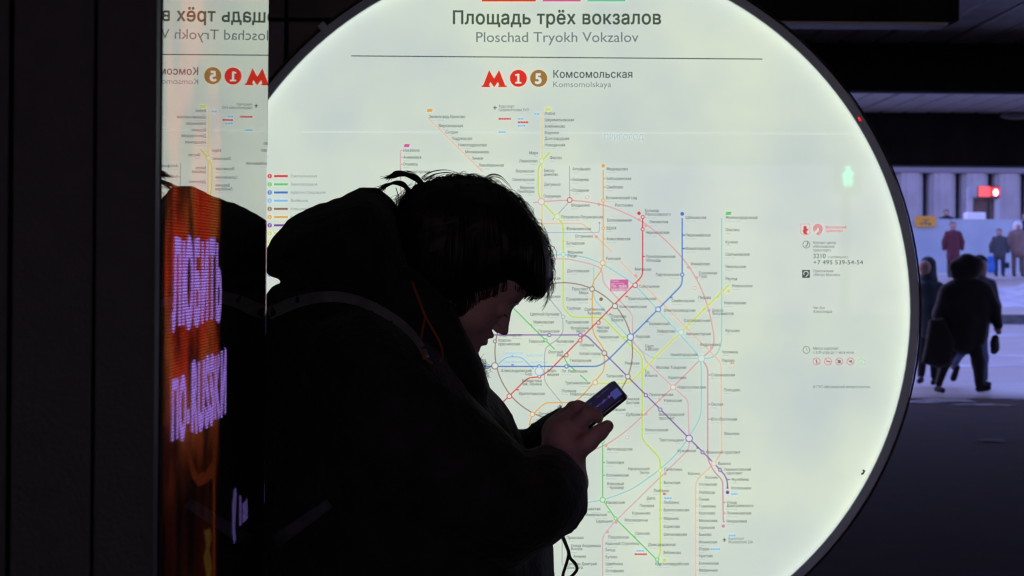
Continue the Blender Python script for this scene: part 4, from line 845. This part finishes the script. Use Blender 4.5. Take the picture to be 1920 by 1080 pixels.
# ---- station building with giant columns
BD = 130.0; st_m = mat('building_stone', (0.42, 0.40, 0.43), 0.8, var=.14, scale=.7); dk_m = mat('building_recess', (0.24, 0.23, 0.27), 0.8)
bld = thing('station_building', 'grey stone building with a row of giant columns behind the hoarding', 'building', (24, BD, 1.19))
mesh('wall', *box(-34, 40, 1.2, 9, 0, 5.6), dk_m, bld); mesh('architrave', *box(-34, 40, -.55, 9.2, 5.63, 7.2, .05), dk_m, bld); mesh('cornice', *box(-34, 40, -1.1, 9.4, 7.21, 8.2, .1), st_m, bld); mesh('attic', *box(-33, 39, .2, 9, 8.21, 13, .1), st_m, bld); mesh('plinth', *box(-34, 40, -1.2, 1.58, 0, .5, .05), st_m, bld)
cv, cfc = [], []
nn_ = 28
for k in range(2):
    for i in range(nn_): a = 2 * math.pi * i / nn_; r = (.86 if k == 0 else .82) * (1 - .07 * (i % 2)); cv.append((r * math.cos(a), .2 + r * math.sin(a), .5 + k * 5.12))
cfc = [[i, (i + 1) % nn_, nn_ + (i + 1) % nn_, nn_ + i] for i in range(nn_)]
cm = bpy.data.meshes.new('column'); cm.from_pydata(cv, [], cfc); cm.materials.append(st_m)
x0c = at(1707, 0, BD).x - 24
for i in range(-14, 9):
    o = bpy.data.objects.new('column', cm); COL.objects.link(o); o.parent = bld; o.location = (x0c + i * 1.865, 0, 0)
    mesh('window', *box(x0c + (i + .5) * 1.865 - .10, x0c + (i + .5) * 1.865 + .10, 1.12, 1.195, 1.5, 5), flat_black_m, bld)
# entrance booth with the red light
bc = at(1846, 402, 112); booth = thing('entrance_booth', 'small brown booth with pale frame standing before the columns under a red sign', 'booth', (bc.x, 112, 1.19))
zb_ = lambda py: at(1846, py, 112).z - 1.19
mesh('booth_wall', *box(-.52, .50, 0, 1.6, 0, zb_(374), .02), mat('booth_brown', (.16, .10, .09), .7, var=.3, scale=2), booth)
mesh('booth_roof', *box(-.62, .60, -.2, 1.8, zb_(373.5), zb_(369), .03), dk_m, booth)
for xx in (-.74, .58): mesh('booth_post', *box(xx - .13, xx + .13, -.15, .1, 0, zb_(352), .02), mat('booth_white', (.5, .5, .58), .6), booth)
rs = thing('red_light_sign', 'glowing red sign with a white lamp above the brown booth', 'sign', tuple(at(1855, 360, 111)))
zr = lambda py: at(1855, py, 111).z - at(1855, 360, 111).z; xr = lambda px: at(px, 360, 111).x - at(1855, 360, 111).x
mesh('casing', *box(xr(1834), xr(1876), .06, .25, zr(371), zr(349), .03), flat_black_m, rs)
mesh('red_panel', *box(xr(1835), xr(1857), .0, .055, zr(369), zr(349.5), .03), mat('red_glow', (.3, .02, .02), .5, emit=(1.0, .10, .13), estr=1.25), rs)
mesh('red_panel', *box(xr(1858), xr(1875), .0, .055, zr(368), zr(351), .03), mat('red_glow_deep', (.3, .02, .02), .5, emit=(1.0, .03, .05), estr=1.0), rs)
wl = Field((-.3, -.2, -.4), (.3, .1, .4), .03); wl.ell((0, 0, 0), (.11, .06, .16)); v_, f_ = wl.mesh(); mesh('white_lamp', [Vector(q) + Vector((xr(1866.5), -.06, zr(361))) for q in v_], f_, mat('white_glow', (.8, .8, .8), .5, emit=(1, .95, .95), estr=5), rs, True)
mesh('sign_post', *box(-.05, .05, .1, .2, 1.19 - at(1855, 360, 111).z, zr(371), .01), flat_black_m, rs)

# ---- pedestrians
def cloth(name, rgb): return mat(name, rgb, 0.85, var=.2, scale=6, sheen=.1)
skin2 = mat('skin_far', (.42, .26, .22), .6)
def figure(label, d, ground, parts, h, group=None, base=None):
    """parts: name -> (material, [(px, py, r_px, dy), ... chains]); all chains of one part blend into one skin"""
    allp = [q for _, _, chs in parts for c in chs for q in c]; bx = base or np.mean([q[0] for q in allp])
    root = thing('person', label, 'person', (at(bx, HORIZON, d).x, d, ground), group); off = Vector(root.location); k = d / FPX
    for nm, m, chs in parts:
        P = [[(at(x, y, d) + Vector((0, dy, 0)), r * k) for x, y, r, dy in c] for c in chs]
        pts = [p for c in P for p, _ in c]; rm = max(r for c in P for _, r in c) + .1
        lo = [min(p[i] for p in pts) - rm for i in range(3)]; hi = [max(p[i] for p in pts) + rm for i in range(3)]
        f = Field(lo, hi, h)
        for c in P:
            if len(c) == 1: f.cone(tuple(c[0][0]), tuple(c[0][0] + Vector((0, 0, .001))), c[0][1], c[0][1], .05)
            for (a, ra), (b, rb) in zip(c[:-1], c[1:]): f.cone(tuple(a), tuple(b), ra, rb, .05)
        V, F = f.mesh(); mesh(nm, [Vector(v) - off for v in V], F, m, root, True)
    return root
blk_c, teal_c, grey_c = cloth('coat_black', (.010, .010, .011)), cloth('coat_teal', (.035, .055, .062)), cloth('coat_grey', (.06, .065, .08))
jean_c, dark_c, maroon_c, beige_c, navy_c = cloth('jeans', (.09, .15, .32)), cloth('dark_trousers', (.012, .012, .016)), cloth('coat_maroon', (.10, .018, .035)), cloth('coat_beige', (.20, .13, .12)), cloth('trousers_navy', (.03, .05, .13))
fur_c, wool_c = mat('fur_black', (.012, .010, .010), .9, bump=1, bscale=30, sheen=.3), mat('fur_white', (.7, .7, .75), .9, bump=.6, bscale=20)
g1 = 'pedestrians walking at the mouth of the underpass'
# big dark figure with the fur hood
figure('broad person in long black coat and fur hood walking away, nearest the sign', 27.9, 0, [
    ('body', skin2, [[(1812, 500, 15, 0), (1812, 528, 9, 0), (1812, 560, 22, 0), (1810, 630, 22, 0)], [(1800, 620, 12, 0), (1775, 680, 9, .1), (1764, 722, 6, .1)], [(1822, 620, 12, 0), (1832, 680, 9, -.05), (1835, 722, 6, -.05)], [(1848, 548, 9, 0), (1864, 590, 8, 0), (1871, 622, 6, -.05)], [(1775, 550, 9, 0), (1762, 600, 8, 0), (1760, 630, 6, 0)]]),
    ('coat', blk_c, [[(1794, 542, 20, 0), (1790, 580, 24, 0), (1788, 634, 22, 0)], [(1832, 542, 20, 0), (1834, 580, 22, 0), (1830, 634, 19, 0)], [(1812, 542, 22, 0), (1810, 600, 28, 0), (1808, 640, 26, 0)], [(1846, 545, 16, 0), (1862, 580, 14, 0), (1870, 610, 9, -.05)], [(1776, 548, 16, 0), (1764, 590, 15, 0), (1760, 622, 10, 0)]]),
    ('trousers', dark_c, [[(1798, 630, 16, 0), (1776, 680, 10, .1), (1763, 720, 7, .1)], [(1824, 630, 16, 0), (1833, 680, 12, -.05), (1835, 720, 9, -.05)]]),
    ('shoe', dark_c, [[(1760, 730, 6.5, .1), (1768, 732, 5.5, .0)]]), ('shoe', dark_c, [[(1834, 728, 7.5, -.05), (1850, 726, 6.5, -.08)]]),
    ('hood', fur_c, [[(1806, 505, 22, 0), (1820, 502, 22, 0)], [(1792, 500, 13, 0), (1830, 495, 14, 0)], [(1785, 500, 7, -.05), (1790, 514, 10, -.05)], [(1812, 490, 15, 0)]])], .022, g1, 1805)
figure('person in blue-grey jacket and blue jeans half hidden behind the black fur hood', 29.3, 0, [
    ('body', skin2, [[(1838, 497, 14, 0), (1840, 525, 8, 0), (1838, 560, 18, 0), (1830, 620, 18, 0)], [(1825, 620, 10, 0), (1802, 655, 8, 0), (1796, 690, 6, .3)], [(1838, 620, 10, 0), (1842, 670, 8, 0), (1844, 712, 6, 0)], [(1858, 540, 8, 0), (1868, 585, 7, 0), (1868, 618, 5, 0)]]),
    ('jacket', grey_c, [[(1834, 535, 22, 0), (1832, 580, 26, 0), (1830, 625, 24, 0)], [(1856, 535, 13, 0), (1867, 575, 10, 0), (1868, 606, 8, 0)]]),
    ('jeans', jean_c, [[(1822, 625, 14, 0), (1800, 660, 10, 0), (1796, 682, 8, .2)], [(1838, 625, 14, 0), (1843, 670, 10, 0), (1845, 708, 8, 0)]]),
    ('shoe', dark_c, [[(1802, 690, 6, .25), (1796, 712, 6.5, .3)]]), ('shoe', dark_c, [[(1844, 718, 6, 0), (1852, 720, 5, -.1)]]),
    ('hair', dark_c, [[(1838, 492, 15, .03)]])], .024, g1, 1835)
figure('person in dark teal hooded jacket walking close beside the sign rim', 29.7, 0, [
    ('body', skin2, [[(1733, 500, 12.6, -.03), (1737, 520, 8.4, 0), (1741, 560, 16.8, 0), (1742, 610, 16.8, 0)], [(1736, 610, 10.5, 0), (1731, 660, 8.4, 0), (1727, 705, 6.3, 0)], [(1747, 610, 10.5, 0), (1751, 660, 8.4, 0), (1752, 708, 6.3, 0)], [(1759, 545, 8.4, 0), (1767, 585, 7.35, 0), (1763, 615, 5.25, 0)], [(1725, 545, 8.4, 0), (1719, 585, 7.35, 0), (1721, 615, 5.25, 0)]]),
    ('jacket', teal_c, [[(1739, 540, 19.9, 0), (1741, 580, 25.2, 0), (1743, 618, 23.1, 0)], [(1759, 540, 12.6, 0), (1769, 580, 10.5, 0), (1767, 612, 8.4, 0)], [(1723, 542, 12.6, 0), (1717, 580, 10.5, 0), (1719, 612, 8.4, 0)]]),
    ('trousers', dark_c, [[(1735, 620, 12.6, 0), (1730, 665, 9.45, 0), (1727, 702, 7.35, 0)], [(1750, 620, 12.6, 0), (1752, 665, 9.45, 0), (1752, 706, 7.35, 0)]]),
    ('shoe', dark_c, [[(1727, 712, 6.3, 0), (1721, 714, 5.25, -.1)]]), ('shoe', dark_c, [[(1752, 714, 6.3, 0), (1747, 717, 5.25, -.1)]]),
    ('hood', teal_c, [[(1741, 496, 15.8, .04), (1743, 512, 14.7, .05)], [(1737, 520, 13.7, 0), (1745, 528, 14.7, .02)]])], .024, g1, 1730)
def bag(name, label, d, pts, m, cat='bag'):
    V0 = [at(x, y, d) for x, y in pts]; c = sum(V0, Vector()) / len(V0); f = Field((min(v.x for v in V0) - .1, d - .15, min(v.z for v in V0) - .1), (max(v.x for v in V0) + .1, d + .15, max(v.z for v in V0) + .1), .018 if d < 50 else .03)
    f.pillow([(v.x, v.z) for v in V0], d, .07, .06); V, F = f.mesh(); o = mesh(name, [Vector(v) - c for v in V], F, m, None, True, tuple(c)); return tag(o, label, cat)
bag('shoulder_bag', 'slack black bag hanging low at the left of the black-coated walker', 27.75, [(1742, 600), (1770, 596), (1790, 640), (1782, 684), (1760, 690), (1727, 680), (1734, 650)], blk_c)
bag('hand_bag', 'small grey bag dangling from the right hand of the walkers', 27.8, [(1862, 628), (1872, 628), (1874, 655), (1868, 664), (1858, 663), (1857, 640)], cloth('bag_grey', (.05, .05, .06)))
g2 = 'pedestrians standing on the far plaza'
def far_person(label, d, cx, top, foot, coat_m_, leg_m, hat_m, wide=1.0, hood=False, hem=.52, extra=None, leg_r=5.0):
    H = foot - top; y = lambda t: top + H * t; r = H * .075 * wide; gz = at(cx, foot, d).z
    P_ = [('body', skin2, [[(cx, y(.075), H * .062, 0), (cx, y(.17), H * .03, 0), (cx, y(.28), H * .09, 0), (cx, y(.5), H * .085, 0)], [(cx - r, y(.5), H * .04, 0), (cx - r, y(.95), H * .025, 0)], [(cx + r, y(.5), H * .04, 0), (cx + r, y(.95), H * .025, 0)], [(cx - 2 * r, y(.24), H * .04, 0), (cx - 2.4 * r, y(.5), H * .025, 0)], [(cx + 2 * r, y(.24), H * .04, 0), (cx + 2.4 * r, y(.5), H * .025, 0)]]),
          ('coat', coat_m_, [[(cx, y(.24), H * .115 * wide, 0), (cx, y(hem), H * .135 * wide, 0)], [(cx - 1.5 * r, y(.22), H * .06, 0), (cx - 2.3 * r, y(.36), H * .05, 0), (cx - 2.4 * r, y(.48), H * .04, 0)], [(cx + 1.5 * r, y(.22), H * .06, 0), (cx + 2.3 * r, y(.36), H * .05, 0), (cx + 2.4 * r, y(.48), H * .04, 0)]]),
          ('trousers', leg_m, [[(cx - r, y(.55), leg_r, 0), (cx - r, y(.94), leg_r * .8, 0)], [(cx + r, y(.55), leg_r, 0), (cx + r, y(.94), leg_r * .8, 0)]]),
          ('hood' if hood else 'hair', hat_m, [[(cx, y(.06), H * .082 if hood else H * .068, .05), (cx, y(.10), H * (.085 if hood else .05), .08)]])]
    for sx in (-1, 1): P_.append(('shoe', dark_c, [[(cx + sx * r, y(.97), H * .035, 0), (cx + sx * r, y(.98), H * .03, -.15)]]))
    return figure(label, d, gz, P_, .034, g2, cx)
far_person('person in a long maroon coat in front of the blue hoarding', 84, 1787, 416, 520, maroon_c, dark_c, cloth('hat_brown', (.12, .07, .06)), .92, hem=.62)
far_person('person in dark grey jacket and navy trousers with a bright blue bag', 84, 1874, 429, 518, grey_c, navy_c, dark_c, 1.0)
far_person('person in beige coat with a white fur hood at the right edge', 84, 1909, 416, 518, beige_c, cloth('trousers_brown', (.12, .08, .08)), wool_c, 1.05, True)
far_person('dark-jacketed person cut off by the right edge of the picture', 90, 1924, 397, 512, cloth('coat_bottle', (.01, .02, .02)), dark_c, dark_c, 1.0)
far_person('person behind the hoarding with only a dark head showing over it', 97, 1775, 393, 478, dark_c, dark_c, dark_c, 1.1)
bag('carrier_bag', 'bright blue carrier bag held beside the navy trousers', 83.8, [(1851, 480), (1862, 480), (1866, 500), (1864, 511), (1851, 511), (1848, 500)], cloth('bag_blue', (.04, .16, .55)))
bag('hand_bag', 'small black handbag on the right of the grey-jacketed person', 83.8, [(1884, 492), (1892, 492), (1893, 503), (1883, 503)], dark_c)

# pedestrian signal behind the viewer; the glossy sign mirrors its green figure
vp = at(1590, 330, 24.0); sg = thing('pedestrian_signal', 'pedestrian signal whose green walking figure is mirrored in the map sign', 'traffic light', (vp.x, 2 * D_SIGN - 24.0, 0))
mesh('post', *box(-.05, .05, -.20, -.10, 0, vp.z + .35, .01), beam_m, sg)
mesh('housing', *box(-.15, .15, -.098, 0, vp.z - .2, vp.z + .52, .02), flat_black_m, sg)
gm = mat('green_lamp', (.02, .2, .1), .5, emit=(.05, 1.0, .5), estr=26)
gl = []
for a in ((-.025, .025, .065, .105), (-.03, .03, -.03, .06), (-.06, -.028, -.02, .035), (.028, .055, .0, .05), (-.045, -.005, -.11, -.025), (.005, .05, -.11, -.025)): mesh('signal_figure', *box(a[0], a[1], .001, .006, vp.z + a[2], vp.z + a[3], .002), gm, sg)
mesh('red_lens', *ring([(.001, 0)] ) if False else box(-.09, .09, .001, .006, vp.z + .24, vp.z + .42, .004), mat('red_lens', (.06, .01, .01), .4), sg)
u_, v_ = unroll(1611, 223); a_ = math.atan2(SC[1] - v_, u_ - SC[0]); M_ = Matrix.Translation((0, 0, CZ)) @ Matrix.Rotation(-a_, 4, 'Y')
q_ = box(SR + .010, SR + .0145, -.0315, -.0302, -.006, .006, .0006); mesh('rim_glint', [M_ @ Vector(t_) for t_ in q_[0]], q_[1], mat('red_glint', (.3, .01, .01), .4, emit=(1.0, .02, .03), estr=1.2), sign)  # red reflection on the rim, put in as a small glowing piece
